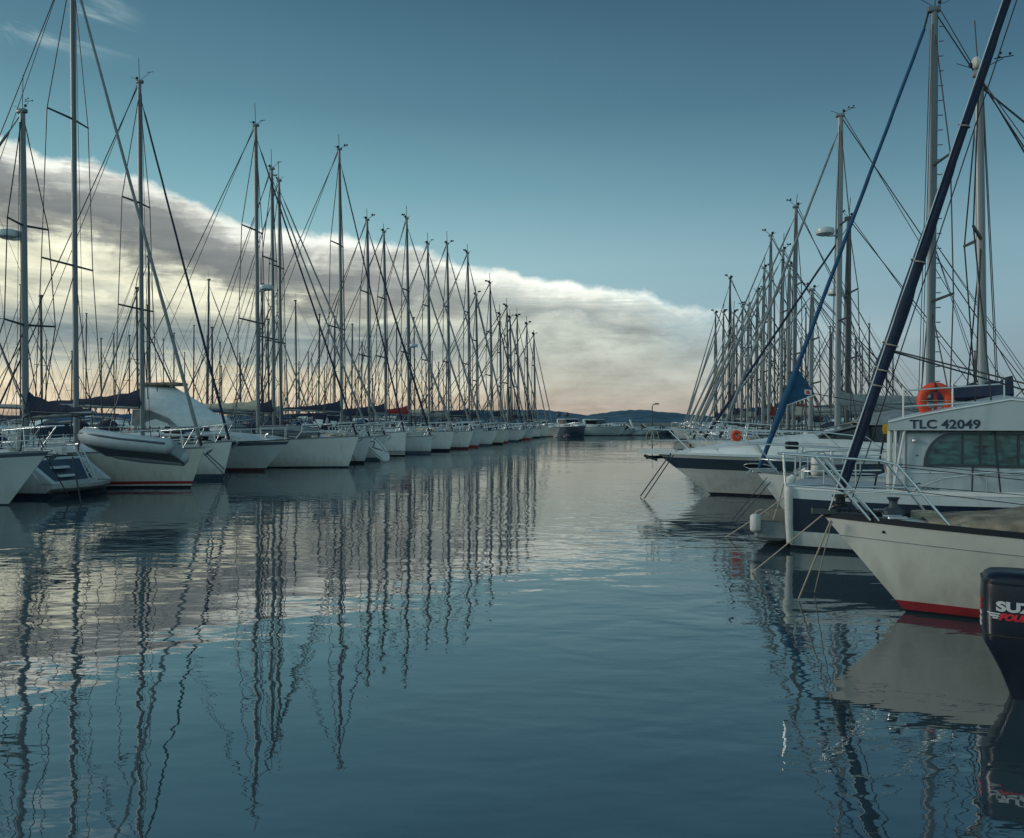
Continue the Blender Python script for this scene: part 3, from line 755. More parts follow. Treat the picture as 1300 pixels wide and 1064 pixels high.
# ------------------------------------------------------------------ RIGHT ROW
GR = 'sailing boats moored along the right side of the channel'
def fore_boat():
    Y = 8.43; head = 164.
    stem, f = stem_frame(1150, Y, head)
    h = Hull(8.2, 2.75, (.98, .86, .9), .80, tw=.6, full=2.3, wl0=.30, rake=.2)
    root = thing('sailing_boat', 'white sailing boat in the right foreground, red waterline, black toe rail, navy furled sail', 'sailing boat', stem, head)
    h.build(root, M['cream'], ((.0, .03, M['black']), (.03, .125, M['red'])), M['black']); h.deck(root, M['deck'], camber=.07)
    h.rail(root, M['black'], .055, .04)
    # thin moulding line below the sheer
    b = MB()
    for sd in (1, -1): b.tube([h.pt(s, h.sheer(s)*.80, sd)+Vector((0, sd*.002, 0)) for s in ((i/24)**1.2 for i in range(25))], .004, 4)
    b.build('moulding', M['cgrey'], root)
    c = coachroof(root, h, .20, .66, .30, .6, M['cream'])
    # weathered cover lashed over the cabin top
    rings = []
    for i in range(15):
        t = i/14; s = lerp(.10, .62, t); p = h.sp(s, 0); w = min(p.y-.16, .98); z = h.sheer(s); k = .33*min(1, .10+t*1.7)*(1+.10*math.sin(i*2.4))
        rings.append([Vector((p.x, w*math.cos(a)*(1+.05*math.sin(i*2.1+a*3)), z+.03+k*max(0, math.sin(a))**.7*(1.1+.08*math.sin(i*1.7+a*5)))) for a in (math.pi*j/14 for j in range(15))])
    MB().loft(rings, close=False, caps=False).build('cabin_cover', M['tarp'], root, 60)
    for s_ in (.05, .30, .52):
        q = h.pt(s_, h.sheer(s_)*(.90 if s_ < .1 else .34), 1); MB().ball((q.x, q.y, q.z), .018, .012, .018, 8, 6).build('through_hull', M['wire'], root)
    for s_ in (.07, .5):
        for sd in (1, -1):
            q = h.sp(s_, .05, sd, .03); b = MB(); b.box(q.x-.09, q.x+.09, q.y-.025, q.y+.025, q.z, q.z+.035, .008); b.build('fairlead', M['steel'], root)
    # hatch on the side deck
    p = h.sp(.22, .02, 1, .25); b = MB(); b.box(p.x-.55, p.x, p.y-.16, p.y+.2, p.z, p.z+.06, .02); b.build('hatch', M['white2'], root, 30)
    bow = h.sp(0, .05); bow.y = 0; bow.x -= .16
    mast_parts(root, (-2.95+.0, 0, 1.25), 11.4, .08, Y, M['alu'], rake=.0, bow=None, sternp=h.sp(.98, .05)*1, half=.8, chain=(-3.1, 1.2, .9), spreaders=1)
    top = Vector((-2.95, 0, 12.7))
    # thick navy furled genoa with pale wraps of sheet
    g = MB(); a = bow+Vector((0, 0, .22)); ts = [i/16 for i in range(17)]
    furl(g, a, top, lambda t: (.03 if t < .005 else .050+.024*math.exp(-((t-.16)/.09)**2)-.020*t), K=90, seed=1.)
    fg = g.build('furled_genoa', M['cnavy'], root, 60)
    for t in (.098, .112, .135, .21, .33):
        q = vl(a, top, t); d = (top-a).normalized(); u = d.orthogonal().normalized(); w = d.cross(u)
        MB().tube([q+(u*math.cos(x)+w*math.sin(x))*(.053+.027*math.exp(-((t-.16)/.09)**2))+d*(.03*x/6.28) for x in (2*math.pi*i/12 for i in range(13))], .008, 5).build('sheet_wrap', M['ropel'], fg)
    MB().loft([[bow+Vector((math.cos(x)*r, math.sin(x)*r, z)) for x in (2*math.pi*i/12 for i in range(12))] for r, z in ((.05,.06),(.085,.07),(.085,.09),(.05,.1),(.05,.15),(.085,.16),(.085,.18),(.04,.19))]).build('furler_drum', M['wire'], fg)
    for off, m, r in ((.13, 'steel', .007), (-.08, 'wire', .006)):
        MB().tube([bow+Vector((off*.9, .05, .02)), top+Vector((off*.3, .03, 0))], r, 6).build('forestay', M[m], root)
    # sheets led aft from the sail
    for y0, y1 in ((.05, 1.0), (-.05, -.9)):
        q = vl(a, top, .13); MB().tube([q+Vector((-.05, y0, 0)), Vector((-3.6, y1*.7, 1.55)), Vector((-5.4, y1, 1.1))], .009, 5).build('sheet', M['roped'], root)
    # pulpit reaching out past the bow
    r = .013; hg = .62; b = MB(); tipx = h.sp(0).x
    pa = [h.sp(.115, .0, 1, .05), h.sp(.10, .52, 1, .06)]
    for sd in (1, -1):
        q = [Vector((tipx-1.12, sd*.50, h.sheer(.13)+.02)), Vector((tipx-.66, sd*.36, .98+hg-.04)), Vector((tipx-.5, sd*.33, .98+hg)), Vector((tipx+.1, sd*.2, .98+hg+.03)), Vector((tipx+.42, sd*.10, .98+hg+.05))]
        b.tube(q, r, 8); b.tube([Vector((tipx-.42, sd*.26, .98)), Vector((tipx+.10, sd*.2, .98+hg+.03))], r, 8)
        b.tube([Vector((tipx-.5, sd*.28, .98)), Vector((tipx+.02, sd*.21, .98+hg+.02))], r*.8, 8)
        b.tube([Vector((tipx-.86, sd*.42, 1.27)), Vector((tipx-.2, sd*.25, 1.29)), Vector((tipx+.40, sd*.08, 1.31))], r*.85, 8)
        b.tube([Vector((tipx+.42, sd*.10, .98+hg+.05)), Vector((tipx+.40, sd*.08, 1.31))], r*.85, 8)
    b.tube([Vector((tipx+.42, .10, 1.65)), Vector((tipx+.47, 0, 1.65)), Vector((tipx+.42, -.10, 1.65))], r, 8)
    b.build('pulpit', M['steel'], root, 60)
    for s in (.235, .245, .40, .55, .70):
        for sd in (1, -1): MB().tube([h.sp(s, 0, sd, .06), h.sp(s, .52, sd, .07)], .011, 6).build('stanchion', M['steel'], root)
    for sd in (1, -1):
        for k in (.5, .27): MB().tube([Vector((tipx-.66, sd*.36, .98+k+.06))]+[h.sp(s, k, sd, .07) for s in (.24, .4, .55, .7, .9)], .004, 4).build('lifeline', M['wire'], root)
    # anchor platform with chain and roller cheeks
    b = MB(); b.box(tipx-.45, tipx+.05, -.06, .06, 1.0, 1.03, .01); b.box(tipx-.12, tipx+.13, -.05, -.035, 1.0, 1.07, .01); b.box(tipx-.12, tipx+.13, .035, .05, 1.0, 1.07, .01)
    b.build('bow_roller', M['alud'], root, 30)
    b = MB()
    for i in range(16): b.tube([Vector((tipx+.05-.05*i+.02*math.cos(x), .02*math.sin(x)*(i % 2), 1.045+.012*math.sin(x)*((i+1) % 2))) for x in (2*math.pi*k/6 for k in range(6))], .006, 4, closed=True)
    b.build('anchor_chain', M['wire'], root)
    b = MB(); b.box(tipx-.78, tipx-.58, -.10, .10, 1.0, 1.09, .03); b.loft([[(tipx-.68+.06*math.cos(x)*q, .06*math.sin(x)*q, z) for x in (2*math.pi*k/12 for k in range(12))] for q, z in ((1,1.08),(.7,1.13),(.7,1.16),(1.1,1.20))]); b.build('windlass', M['alud'], root, 30)
    for sd in (1, -1):
        b = MB(); q = Vector((tipx-.62, sd*.30, .985)); b.tube([q+Vector((-.09, 0, .05)), q+Vector((.09, 0, .05))], .012, 6); b.tube([q, q+Vector((0, 0, .05))], .014, 6); b.build('cleat', M['steel'], root)
    b = MB()
    for i in range(5): b.tube([Vector((tipx-1.0+.13*math.cos(x), -.1+.1*math.sin(x), .99+.014*i)) for x in (2*math.pi*k/12 for k in range(12))], .009, 5, closed=True)
    b.build('rope_coil', M['ropel'], root)
    return root, h
bF, hF = fore_boat()

# motor-sailer with wheelhouse, stern-out
def wheelhouse_boat():
    Y = 12.6; head = -25.; B = 2.7
    f = Vector((math.cos(R(head)), math.sin(R(head)), 0)); side = Vector((-f.y, f.x, 0))     # local +y
    q = at(1003, 600, Y); q.z = 0
    L = 7.6; h = Hull(L, B, (1.35, 1.0, .96), .5, tw=.88, rake=0., wl0=.3)
    cen = q+side*(h.hb(1.)*.9)
    root = thing('motor_sailer', 'white wheelhouse boat with navy hull side lettered TLC 42049, stern toward the channel', 'motor boat', cen+f*L, head)
    h.build(root, M['white2'], ((.0, .06, M['black']), (.06, .2, M['white2'])), M['antifoul'], (.30, .84, M['navy'])); h.deck(root, M['greydeck']); h.rail(root, M['white'], .06, .07, 'gunwale')
    def X(a): return -L+a            # metres forward of the transom
    wq = h.hb(1.)
    # white corner post and rounded corner of the stern
    for sd in (1, -1):
        b = MB(); b.tube([(X(.0), sd*(wq*.90), .10), (X(-.01), sd*(wq*.95), .45), (X(-.01), sd*(wq*.985), .9), (X(.0), sd*wq*.98, 1.08), (X(.06), sd*wq*.95, 1.14)], [.055, .06, .07, .075, .05], 10); b.build('corner_post', M['fender'], root, 60)
    # planked swim platform on brackets with a roll fender at its edge
    b = MB()
    b.box(X(-.56), X(-.03), -1.0, 1.0, .10, .40, .05); b.build('swim_platform', M['cgrey'], root, 30)
    b = MB(); b.box(X(-.53), X(-.05), -.95, .95, .40, .415, .005); b.build('platform_planking', M['teak'], root, 30)
    # cockpit: bulwark top and inner floor box, wheelhouse
    z0 = .80; yw = 1.08
    b = MB(); b.box(X(1.62), X(4.3), -yw, yw, z0, 1.86, .04); wh = b.build('wheelhouse', M['house'], root, 30)
    # arched front... the side windows: aft end curved
    pts = []
    for i in range(9):
        a = math.pi/2*i/8; pts.append((X(1.86+.36*(1-math.cos(a))), 1.34+.49*math.sin(a)))
    outer = pts+[(X(4.0), 1.83), (X(4.0), 1.34)]
    for sd in (-1, 1):
        MB().prism([(x, sd*(yw+.002), z) for x, z in outer], (0, sd*.012, 0)).build('window_frame', M['alud'], wh, 0)
        panes = [(1.98, 2.35), (2.38, 2.57), (2.61, 3.03), (3.07, 3.95)]
        for a0, a1 in panes:
            if a0 < 2: pl = [(X(1.915+.33*(1-math.cos(math.pi/2*i/8))), 1.375+.43*math.sin(math.pi/2*i/8)) for i in range(9)]+[(X(a1), 1.805), (X(a1), 1.375)]
            else: pl = [(X(a0), 1.375), (X(a0), 1.805), (X(a1), 1.805), (X(a1), 1.375)]
            MB().prism([(x, sd*(yw+.015), z) for x, z in pl], (0, sd*.006, 0)).build('window', M['gglass'], wh, 0)
    MB().ball((X(1.74), -yw-.04, 1.72), .035, n=8, m=6).build('deck_light', M['steel'], wh)
    for a, z in ((1.70, 1.15), (1.80, 1.02), (1.95, 1.25), (2.3, 1.2), (1.78, 1.5)): MB().ball((X(a), -yw-.004, z), .012, n=6, m=4).build('fixing', M['wire'], wh)
    MB().box(X(1.64), X(4.2), -yw-.012, -yw, 1.24, 1.26, .004).build('moulding', M['white2'], wh)
    # roof with deep fascia, low at the after end and rising to a peak
    fas = [(1.38, 1.87), (1.40, 2.0), (1.62, 2.06), (2.2, 2.19), (2.95, 2.34), (3.6, 2.24), (4.6, 2.1), (4.6, 1.87)]
    rings = [[Vector((X(a), y*k, lerp(1.87, z, k2))) for a, z in fas] for y, k, k2 in ((-1.2, 1., 0.), (-1.2, 1, .93), (-1.14, 1, 1.), (0, 1, 1.16), (1.14, 1, 1.), (1.2, 1, .93), (1.2, 1, 0.))]
    b = MB()
    b.loft(rings, close=True, caps=True); roof = b.build('roof', M['house'], root, 30)
    for sd in (-1, 1):
        MB().tube([(X(a), sd*1.205, lerp(1.87, z, .93)) for a, z in fas[1:7]], .012, 6).build('roof_trim', M['white'], roof)
    t = text_mesh('TLC 42049', .205, 'registration_lettering', M['letter'], roof, spacing=1.02, bold=.0055); t['label'] = 'navy registration lettering TLC 42049'
    t.rotation_euler = (R(90), 0, 0); t.location = (X(1.68), -1.204, 1.90)
    wdt = max(v.co.x for v in t.data.vertices)-min(v.co.x for v in t.data.vertices); k = .90/wdt; t.scale = (k, .86, 1)
    t2 = text_mesh('S', .17, 'nameplate_lettering', M['letter'], wh, shear=.35); t2.rotation_euler = (R(90), 0, 0); t2.location = (X(1.72), -yw-.003, .98)
    MB().tube([(X(1.83+.03*i), -yw-.006, 1.0+.022*(i % 2)) for i in range(9)], .005, 4).build('nameplate_script', M['letter'], wh)
    # posts and rails at the after end of the house
    for a, r in ((1.42, .035), (1.5, .018)):
        for sd in (-1, 1): MB().tube([(X(a-.02), sd*1.12, .9), (X(a), sd*1.12, 1.88)], r, 8).build('post', M['fender'] if r > .03 else M['steel'], root)
    for sd in (-1, 1): MB().tube([(X(1.45), sd*1.14, .92), (X(1.62), sd*1.16, 1.9)], .02, 8).build('post', M['cwhite'], root)
    b = MB()   # boarding ladder / pipework in the cockpit
    for y in (-.98, -.80): b.tube([(X(1.18), y, .85), (X(1.35), y, 1.84)], .014, 6)
    for k in range(6): b.tube([(X(1.20+.03*k), -.98, .98+.15*k), (X(1.20+.03*k), -.80, .98+.15*k)], .012, 5)
    b.build('ladder', M['wire'], root)
    b = MB()   # stern rail
    for k in (.98, 1.22, 1.45):
        b.tube([(X(1.3), -1.16, k+.05), (X(.5), -1.16, k+.02), (X(.08), -1.1, k), (X(.05), 0, k), (X(.08), 1.1, k), (X(1.3), 1.16, k+.05)], .012, 6)
    for a, y in ((.08, -1.1), (.5, -1.16), (.95, -1.16), (.05, 0), (.08, 1.1), (.5, 1.16), (.95, 1.16)): b.tube([(X(a), y, .94), (X(a), y, 1.46)], .012, 6)
    b.build('stern_rail', M['steel'], root, 60)
    # long curved handrail beside the house
    b = MB(); b.tube([(X(1.55), -1.26, .86), (X(1.75), -1.26, 1.02), (X(2.1), -1.25, 1.18), (X(2.6), -1.25, 1.27), (X(3.3), -1.24, 1.31), (X(4.4), -1.2, 1.33)], .016, 8)
    for a, zt in ((2.65, 1.28), (3.4, 1.31)): b.tube([(X(a), -1.25, .95), (X(a), -1.25, zt)], .012, 6)
    b.build('handrail', M['steel'], root, 60)
    # roof rail, mast, boom with navy cover
    b = MB()
    for z in (.16, .40): b.tube([(X(1.6), -.9, 2.06+z), (X(2.9), -.9, 2.14+z)], .012, 6)
    for a in (1.6, 2.25, 2.9): b.tube([(X(a), -.9, 2.05+(a-1.6)*.15), (X(a), -.9, 2.12+.40+(a-1.6)*.06)], .012, 6)
    b.build('roof_rail', M['steel'], roof, 60)
    t_, ym = mast_solve(cen+f*L, f, 1248); zt = CH+(HY-95)/F0*ym
    mast, top = mast_parts(root, (-t_, 0, 2.3), zt-2.3, .064, 13, M['alul'], rake=.012, bow=(.3, 0, 1.4), sternp=(X(.1), .0, 1.0), half=.75, chain=(-t_+.1, 1.2, 1.0), spreaders=1, frac=.97, topstay=False)
    for y in (-1., 1.): MB().tube([top, Vector((X(5.9), y*.9, 1.1))], .008, 5).build('shroud', M['wire'], root)
    boom_parts(root, (-t_+.25, 0, 2.40), 1.15, None, M['cnavy'], tall=.30, fat=.34, up=-.02)
    # yellow rag on the rail
    b = MB(); b.loft([[Vector((X(1.36)+dx*(1+.5*math.sin(z*60)), -.99+dy, 1.87+z*1.5)) for dx, dy in ((-.05, -.02), (.05, -.02), (.05, .02), (-.05, .02))] for z in (-.04, 0., .06)]); b.build('rag', M['yellow'], root, 60)
    return root, (cen, f, side, L, X)
bN, frN = wheelhouse_boat()

def horseshoe(label, c, rz, R0=.20, rr=.075, m=None, up=True, parts=True):
    o = thing('lifebuoy', label, 'lifebuoy', c, rz)
    pts = []
    for i in range(23):
        a = R(-62)+R(304)*i/22
        pts.append((R0*math.cos(a)*.96, 0, R0*math.sin(a)*1.05))
    pts = [(pts[0][0]*.9, 0, pts[0][2]-.06)]+pts+[(pts[-1][0]*.9, 0, pts[-1][2]-.06)]
    MB().tube(pts, [rr*.75]+[rr]*23+[rr*.75], 10, flat=.9).build('ring', m or M['orange'], o, 60)
    if parts:
        MB().tube([(-.012, -.02, R0+rr), (-.012, -.09, R0), (-.01, -.07, R0-rr)], .014, 6).build('strap', M['cnavy'], o)
        b = MB(); b.box(-.02, .02, -.02, .02, -.3, R0, .005); b.build('bracket', M['decalred'], o)
        b = MB(); b.tube([(-R0-.05, -.085, .0), (0, -.09, .005), (R0+.05, -.085, .0)], .006, 5); b.build('grab_line', M['ropel'], o)
    return o
cen, f, side, L, X = frN
p = at(1187.5, 509, 12.1)
horseshoe('orange horseshoe lifebuoy standing on the wheelhouse roof rail', p, -14, R0=.20, rr=.072)

# roll fender at the edge of the platform, mooring fender at the rail
def fender(label, c, length=.5, r=.1, axis='z', group=None):
    o = thing('fender', label, 'fender', c, -11.3, group)
    pr = [(-.5, .2), (-.47, .55), (-.40, .9), (-.3, 1), (.3, 1), (.40, .9), (.47, .55), (.5, .2)]
    def ring(t, k):
        return [(Vector((math.cos(a)*r*k, math.sin(a)*r*k, t*length)) if axis == 'z' else Vector((math.cos(a)*r*k, t*length, math.sin(a)*r*k))) for a in (2*math.pi*i/14 for i in range(14))]
    MB().loft([ring(t, k) for t, k in pr]).build('body', M['fender'], o, 50)
    e = Vector((0, 0, length*.5)) if axis == 'z' else Vector((0, length*.5, 0))
    MB().tube([e, e*1.05+Vector((0, 0, .02)), e*1.0+Vector((.10, 0, .07)), e*.7+Vector((.22, 0, .03))], .012, 6).build('lanyard', M['ropel'], o)
    return o
fender('white roll fender lashed to the outer edge of the teak swim platform', at(959, 664, 12.85), .30, .085)
fender('white upright fender hanging behind the foreground pulpit', at(1037, 592, 15.3), .42, .11)

# motor cruiser with blue band
def cruiser():
    Y = 22.; stem, f = stem_frame(902, Y, RH)
    h = Hull(8.8, 3.1, (1.12, 1.06, 1.0), 1.45, tw=.9, full=2.6, wl0=.16, rake=.0, flare=1.25, maxs=.5)
    root = thing('motor_cruiser', 'white motor cruiser with flared bow, broad blue hull band and oval porthole', 'motor boat', stem, RH)
    h.build(root, M['white'], ((.0, .06, M['black']),), M['antifoul'], (.64, .91, M['band'])); h.deck(root, M['white'], camber=.16)
    h.rail(root, M['white2'], .06, .05, 'rubbing_strake')
    # long smooth foredeck moulding rising to the windscreen
    rings = []
    for s, k in ((.035, .03), (.08, .12), (.16, .26), (.26, .42), (.36, .56), (.46, .66), (.52, .70), (.75, .66), (.98, .6)):
        p = h.sp(s, 0); w = max(.05, p.y-.08*min(1, s*8)-.16*min(1, s*3)); z = p.z+.01
        rings.append([Vector((p.x, w*math.cos(a), z+k*max(0, math.sin(a))**.55)) for a in (math.pi*j/12 for j in range(13))])
    MB().loft(rings, close=False, caps=False).build('foredeck', M['white'], root, 50)
    # anchor sprit
    tip = h.sp(0)
    b = MB(); b.loft([[Vector((tip.x-.5, y, z)) for y, z in ((.3, tip.z-.03), (.3, tip.z+.1), (-.3, tip.z+.1), (-.3, tip.z-.03))], [Vector((tip.x+.05, y, z)) for y, z in ((.2, tip.z-.02), (.2, tip.z+.11), (-.2, tip.z+.11), (-.2, tip.z-.02))],
                      [Vector((tip.x+.42, y, z)) for y, z in ((.13, tip.z), (.13, tip.z+.1), (-.13, tip.z+.1), (-.13, tip.z))], [Vector((tip.x+.52, y, z)) for y, z in ((.07, tip.z-.08), (.09, tip.z+.02), (-.09, tip.z+.02), (-.07, tip.z-.08))]]); b.build('anchor_sprit', M['white'], root, 30)
    b = MB(); b.tube([(tip.x-.3, 0, tip.z-.10), (tip.x+.30, 0, tip.z-.12)], .045, 8); b.prism([(tip.x+.35, .1, tip.z-.1), (tip.x+.3, -.1, tip.z-.1), (tip.x-.02, -.13, tip.z-.22), (tip.x-.02, .13, tip.z-.22)], (0, 0, .06)); b.build('anchor', M['wire'], root)
    # oval porthole with rim on each side
    for sd in (1, -1):
        sC = .225
        def hp(ds, dz): 
            q = h.pt(sC+ds, .76*h.sheer(sC)+dz, sd); return q
        ring = [hp(.034*math.cos(a)*(1 if abs(math.cos(a)) < 2 else 1), .085*math.sin(a))+Vector((0, sd*.012, 0)) for a in (2*math.pi*i/22 for i in range(22))]
        b = MB(); b.tube(ring, .018, 6, closed=True); pr = b.build('porthole', M['steel'], root, 60)
        MB().poly(ring if sd == 1 else ring[::-1]).build('pane', M['glass'], pr, 0)
    # small maker's dashes at the bow
    q = h.pt(.045, .99*h.sheer(.045), 1)
    b = MB()
    for k, w in ((0, .03), (.075, .16)):
        a0 = q.x-k; 
        b.prism([(a0, h.pt(.05, 1.1, 1).y+.03+.33*(k), tip.z+.10), (a0-w, h.pt(.05, 1.1, 1).y+.03+.33*(k+w), tip.z+.10), (a0-w, h.pt(.05, 1.1, 1).y+.03+.33*(k+w), tip.z+.135), (a0, h.pt(.05, 1.1, 1).y+.03+.33*k, tip.z+.135)], (0, .01, 0))
    b.build('bow_mark', M['letter'], root, 0)
    # windscreen + folded canvas
    xw = h.sp(.45).x; zt = h.sheer(.45)+.58; w = 1.2
    def rg(x, w, z0, z1, k): return [Vector((x, w, z0)), Vector((x, w*k, z1)), Vector((x, 0, z1+.05)), Vector((x, -w*k, z1)), Vector((x, -w, z0))]
    MB().loft([rg(xw+.55, w*.8, zt-.10, zt, .95), rg(xw-.5, w, zt-.14, zt+.26, .86), rg(xw-1.6, w*1.02, zt-.2, zt+.30, .86), rg(xw-1.7, w*1.02, zt-.2, zt+.28, .86)]).build('windscreen', M['glass'], root, 20)
    b = MB(); b.tube([(xw+.5, 1.0, zt+.02), (xw-.5, 1.06, zt+.28), (xw-1.6, 1.06, zt+.32)], .03, 8); b.tube([(xw+.5, -1.0, zt+.02), (xw-.5, -1.06, zt+.28), (xw-1.6, -1.06, zt+.32)], .03, 8); b.tube([(xw-.5, 1.06, zt+.28), (xw-.5, 0, zt+.34), (xw-.5, -1.06, zt+.28)], .025, 8)
    b.build('windscreen_frame', M['alul'], root, 60)
    b = MB(); b.loft([[Vector((x, 1.1*math.cos(a), zt+.26+hh*max(0, math.sin(a))**.7)) for a in (math.pi*i/10 for i in range(11))] for x, hh in ((xw-.5, .1), (xw-1.0, .32), (xw-1.6, .42), (xw-2.3, .36), (xw-3.0, .2))], close=False, caps=False); b.build('canopy', M['cgrey'], root, 50)
    # bow rail with raked stanchions
    r = .015; b = MB(); path = []
    ss = (.50, .40, .30, .20, .10, .03); T = []
    for s in ss: q = h.sp(s, .66 if s < .45 else .55, 1, .25); T.append(q)
    T.append(Vector((tip.x+.3, .14, tip.z+.66)))
    b.tube(T+[Vector((q.x, -q.y, q.z)) for q in reversed(T)], r, 6)
    mid = [Vector((q.x-.12, q.y, q.z-.30)) for q in T[1:]]
    b.tube(mid+[Vector((q.x, -q.y, q.z)) for q in reversed(mid)], r*.7, 6)
    for s, t in list(zip(ss, T)):
        for sd in (1, -1):
            q = h.sp(s+.06, .06, sd, .18); b.tube([q, (t.x, sd*t.y, t.z)], r*.9, 6)
    b.build('bow_rail', M['steel'], root, 60)
    b = MB()
    for k in range(2):
        b.tube([(tip.x+.18-.13*k+.10*math.cos(a), .2-.1*k, tip.z+.42+.20*math.sin(a)) for a in (2*math.pi*i/16 for i in range(16))], .012, 5, closed=True)
    b.build('rope_coil', M['ropel'], root)
    return root, h, stem
bM, hM, stM = cruiser()
horseshoe('small orange horseshoe buoy in a white holder on the bow rail of blue-banded cruiser', at(935, 553, 21.0), RH, R0=.09, rr=.05, parts=False)
o = bpy.data.objects['lifebuoy.001']
b = MB(); b.loft([[(x*k, .06+y, z*k) for x, z in ((-.22, .06), (-.2, .17), (-.1, .2), (0, .16), (.1, .2), (.2, .17), (.22, .06), (.12, -.12), (-.12, -.12))] for k, y in ((1, .0), (1.02, .03), (.9, .06))]); b.build('holder', M['cwhite'], o, 40)
o.rotation_euler[2] = R(RH+180)
for ch in o.children: pass

# sailing boat with blue furled sail
bG, hG = sailboat('small white sailing boat whose bright blue furled sail slants up from behind the foreground pulpit', 1000, 16.9, RH, std_hull(8.2, .92, .62, wl0=.3),
         1180, 15, mr=.085, cover='cgrey', genoa=None, stripes=((.0, .08, M['band']),), hood=None, group=GR, rail='alu', steps=True, fwd=.35, mm=M['alu'], frac=.965)
def blue_sail():
    root = bG; h = hG
    t_, ym = mast_solve(Vector(root.location), Vector((math.cos(R(RH)), math.sin(R(RH)), 0)), 1180); zt = CH+(HY-15)/F0*ym
    a = h.sp(0, .1); a.y = 0; a.x -= .05; top = Vector((-t_+.1, 0, zt-.35))
    for ch in list(root.children):
        if ch.name.startswith('forestay'): bpy.data.objects.remove(ch)
    g = MB(); ts = [i/14 for i in range(15)]
    furl(g, a, top, lambda t: (.025 if t < .005 else .046+.04*math.exp(-((t-.16)/.07)**2)-.014*t), K=80, turns=20, seed=4.)
    fg = g.build('furled_genoa', M['cblue'], root, 60)
    MB().tube([vl(a, top, .995), Vector((-t_+.02, 0, zt-.02))], .02, 6).build('halyard_swivel', M['wire'], fg)
    p0, p1, p2 = vl(a, top, .235), vl(a, top, .150), vl(a, top, .185)+Vector((-.50, .02, -.10))
    b = MB(); b.loft([[p0, p1+Vector((-.02, 0, -.06)), p2], [p0+Vector((0, .03, 0)), p1+Vector((-.02, .03, -.06)), p2+Vector((0, .03, 0))]]); cl = b.build('sail_clew', M['cblue'], fg, 30)
    MB().tube([vl(a, top, .142)+Vector((.1, .03, -.03)), p2+Vector((-.02, .03, -.03))], .012, 6).build('leech_tape', M['cwhite'], fg)
    c = p2+Vector((.13, .04, .03)); u = Vector((-.14, 0, -.015)); v = Vector((0, 0, .13))
    MB().prism([c-u*.5-v*.4, c+u*.5-v*.4, c+u*.5+v*.4, c-u*.5+v*.4], (0, .006, 0)).build('logo_patch', M['cwhite'], cl, 0)
    MB().prism([c-u*.3-v*.26+Vector((0, .008, 0)), c+u*.3-v*.26+Vector((0, .008, 0)), c+u*.15+v*.28+Vector((0, .008, 0)), c-u*.25+v*.2+Vector((0, .008, 0))], (0, .005, 0)).build('logo_mark', M['decalred'], cl, 0)
    MB().tube([p2, Vector((-3.4, .3, 2.0)), Vector((-5.6, .9, 1.4))], .01, 5).build('sheet', M['roped'], root)
    MB().box(a.x-.75, a.x-.5, .1, .3, 1.42, 1.58, .02).build('instrument_box', M['wire'], root)
blue_sail()

rr = [  # Y, mast px, top, cover, label
 (27.6, 1063, 148, 'cgrey', 'alul', 'white sailing boat behind the cruiser with grey radar dome high on its mast'),
 (31.5, 1075, 278, 'cgrey', 'alud', 'sailing boat with a dark mast standing just right of the radar-dome mast'),
 (35.2, 1029, 369, None, 'alul', 'small sailing boat with short bare mast standing alone between taller rigs on the right'),
 (38.9, 1007.5, 264, 'ccream', 'alu', 'white sailing boat with the tallest mast of the right-hand cluster left of the blue sail'),
 (42.7, 1000, 338, 'cgrey', 'alul', 'white sailing boat with shorter pale mast beside the tallest mast of the right cluster'),
 (46.5, 991, 320, 'cred', 'alul', 'white sailing boat with dark red boom cover on the right, its mast leaning slightly'),
 (50.3, 976, 300, 'cred', 'alul', 'white sailing boat with bright red sail cover bunched at its pale mast'),
 (54.2, 968, 341, 'cgrey', 'alul', 'white sailing boat right row, mast just left of the red-covered boat'),
 (58.2, 960, 370, 'cnavy', 'alu', 'white sailing boat with navy boom cover in the middle of the right row'),
 (62.4, 949, 388, 'ccream', 'alul', 'white sailing boat in the far right row with cream boom cover'),
 (67.0, 941, 390, 'cgrey', 'alul', 'white sailing boat with grey boom cover, fifth from the far end of the right row'),
 (72.5, 930, 398, 'cnavy', 'alul', 'white sailing boat with pale mast, fourth from the far end of the right row'),
 (77.5, 925, 354, 'cgrey', 'alud', 'sailing boat with a tall dark mast rising above the far end of the right row'),
 (84.0, 917, 397, 'cblue', 'alul', 'white sailing boat with blue boom cover, second from the far end of the right row'),
 (92.0, 907, 398, 'cnavy', 'alul', 'white sailing boat farthest of the right row'),
]
for i, (Y, mpx, mt, cov, mmn, lab) in enumerate(rr):
    X0 = 3.34+.2*(Y-8.3)+random.uniform(-.3, .3); px = CX+F0*X0/Y
    Ls = 9.5+1.5*random.random()
    gen = {0: 'cgrey', 1: 'cnavy', 9: 'cred'}.get(i, random.choice(['ccream', 'cgrey', 'cwhite', 'cgrey']))
    sailboat(lab, px, Y, RH, std_hull(Ls, 1.1+.3*random.random(), .3+.4*random.random()), mpx, mt, mr=.098, mm=M[mmn], cover=cov, genoa=gen, gr=.045+.0003*Y,
             stripes=((.0, .13, M[random.choice(['band', 'black', 'darkred'])]),), hood=random.choice(['cnavy', 'cgrey', None]), detail=1, group=GR, white=M[random.choice(['white', 'white2', 'cream'])],
             radome={0: CH+(HY-305)/F0*28, 1: CH+(HY-375)/F0*31}.get(i), lean=random.uniform(-.006, .006)+(.02 if i == 5 else 0), antenna=1 if i % 2 else 0)

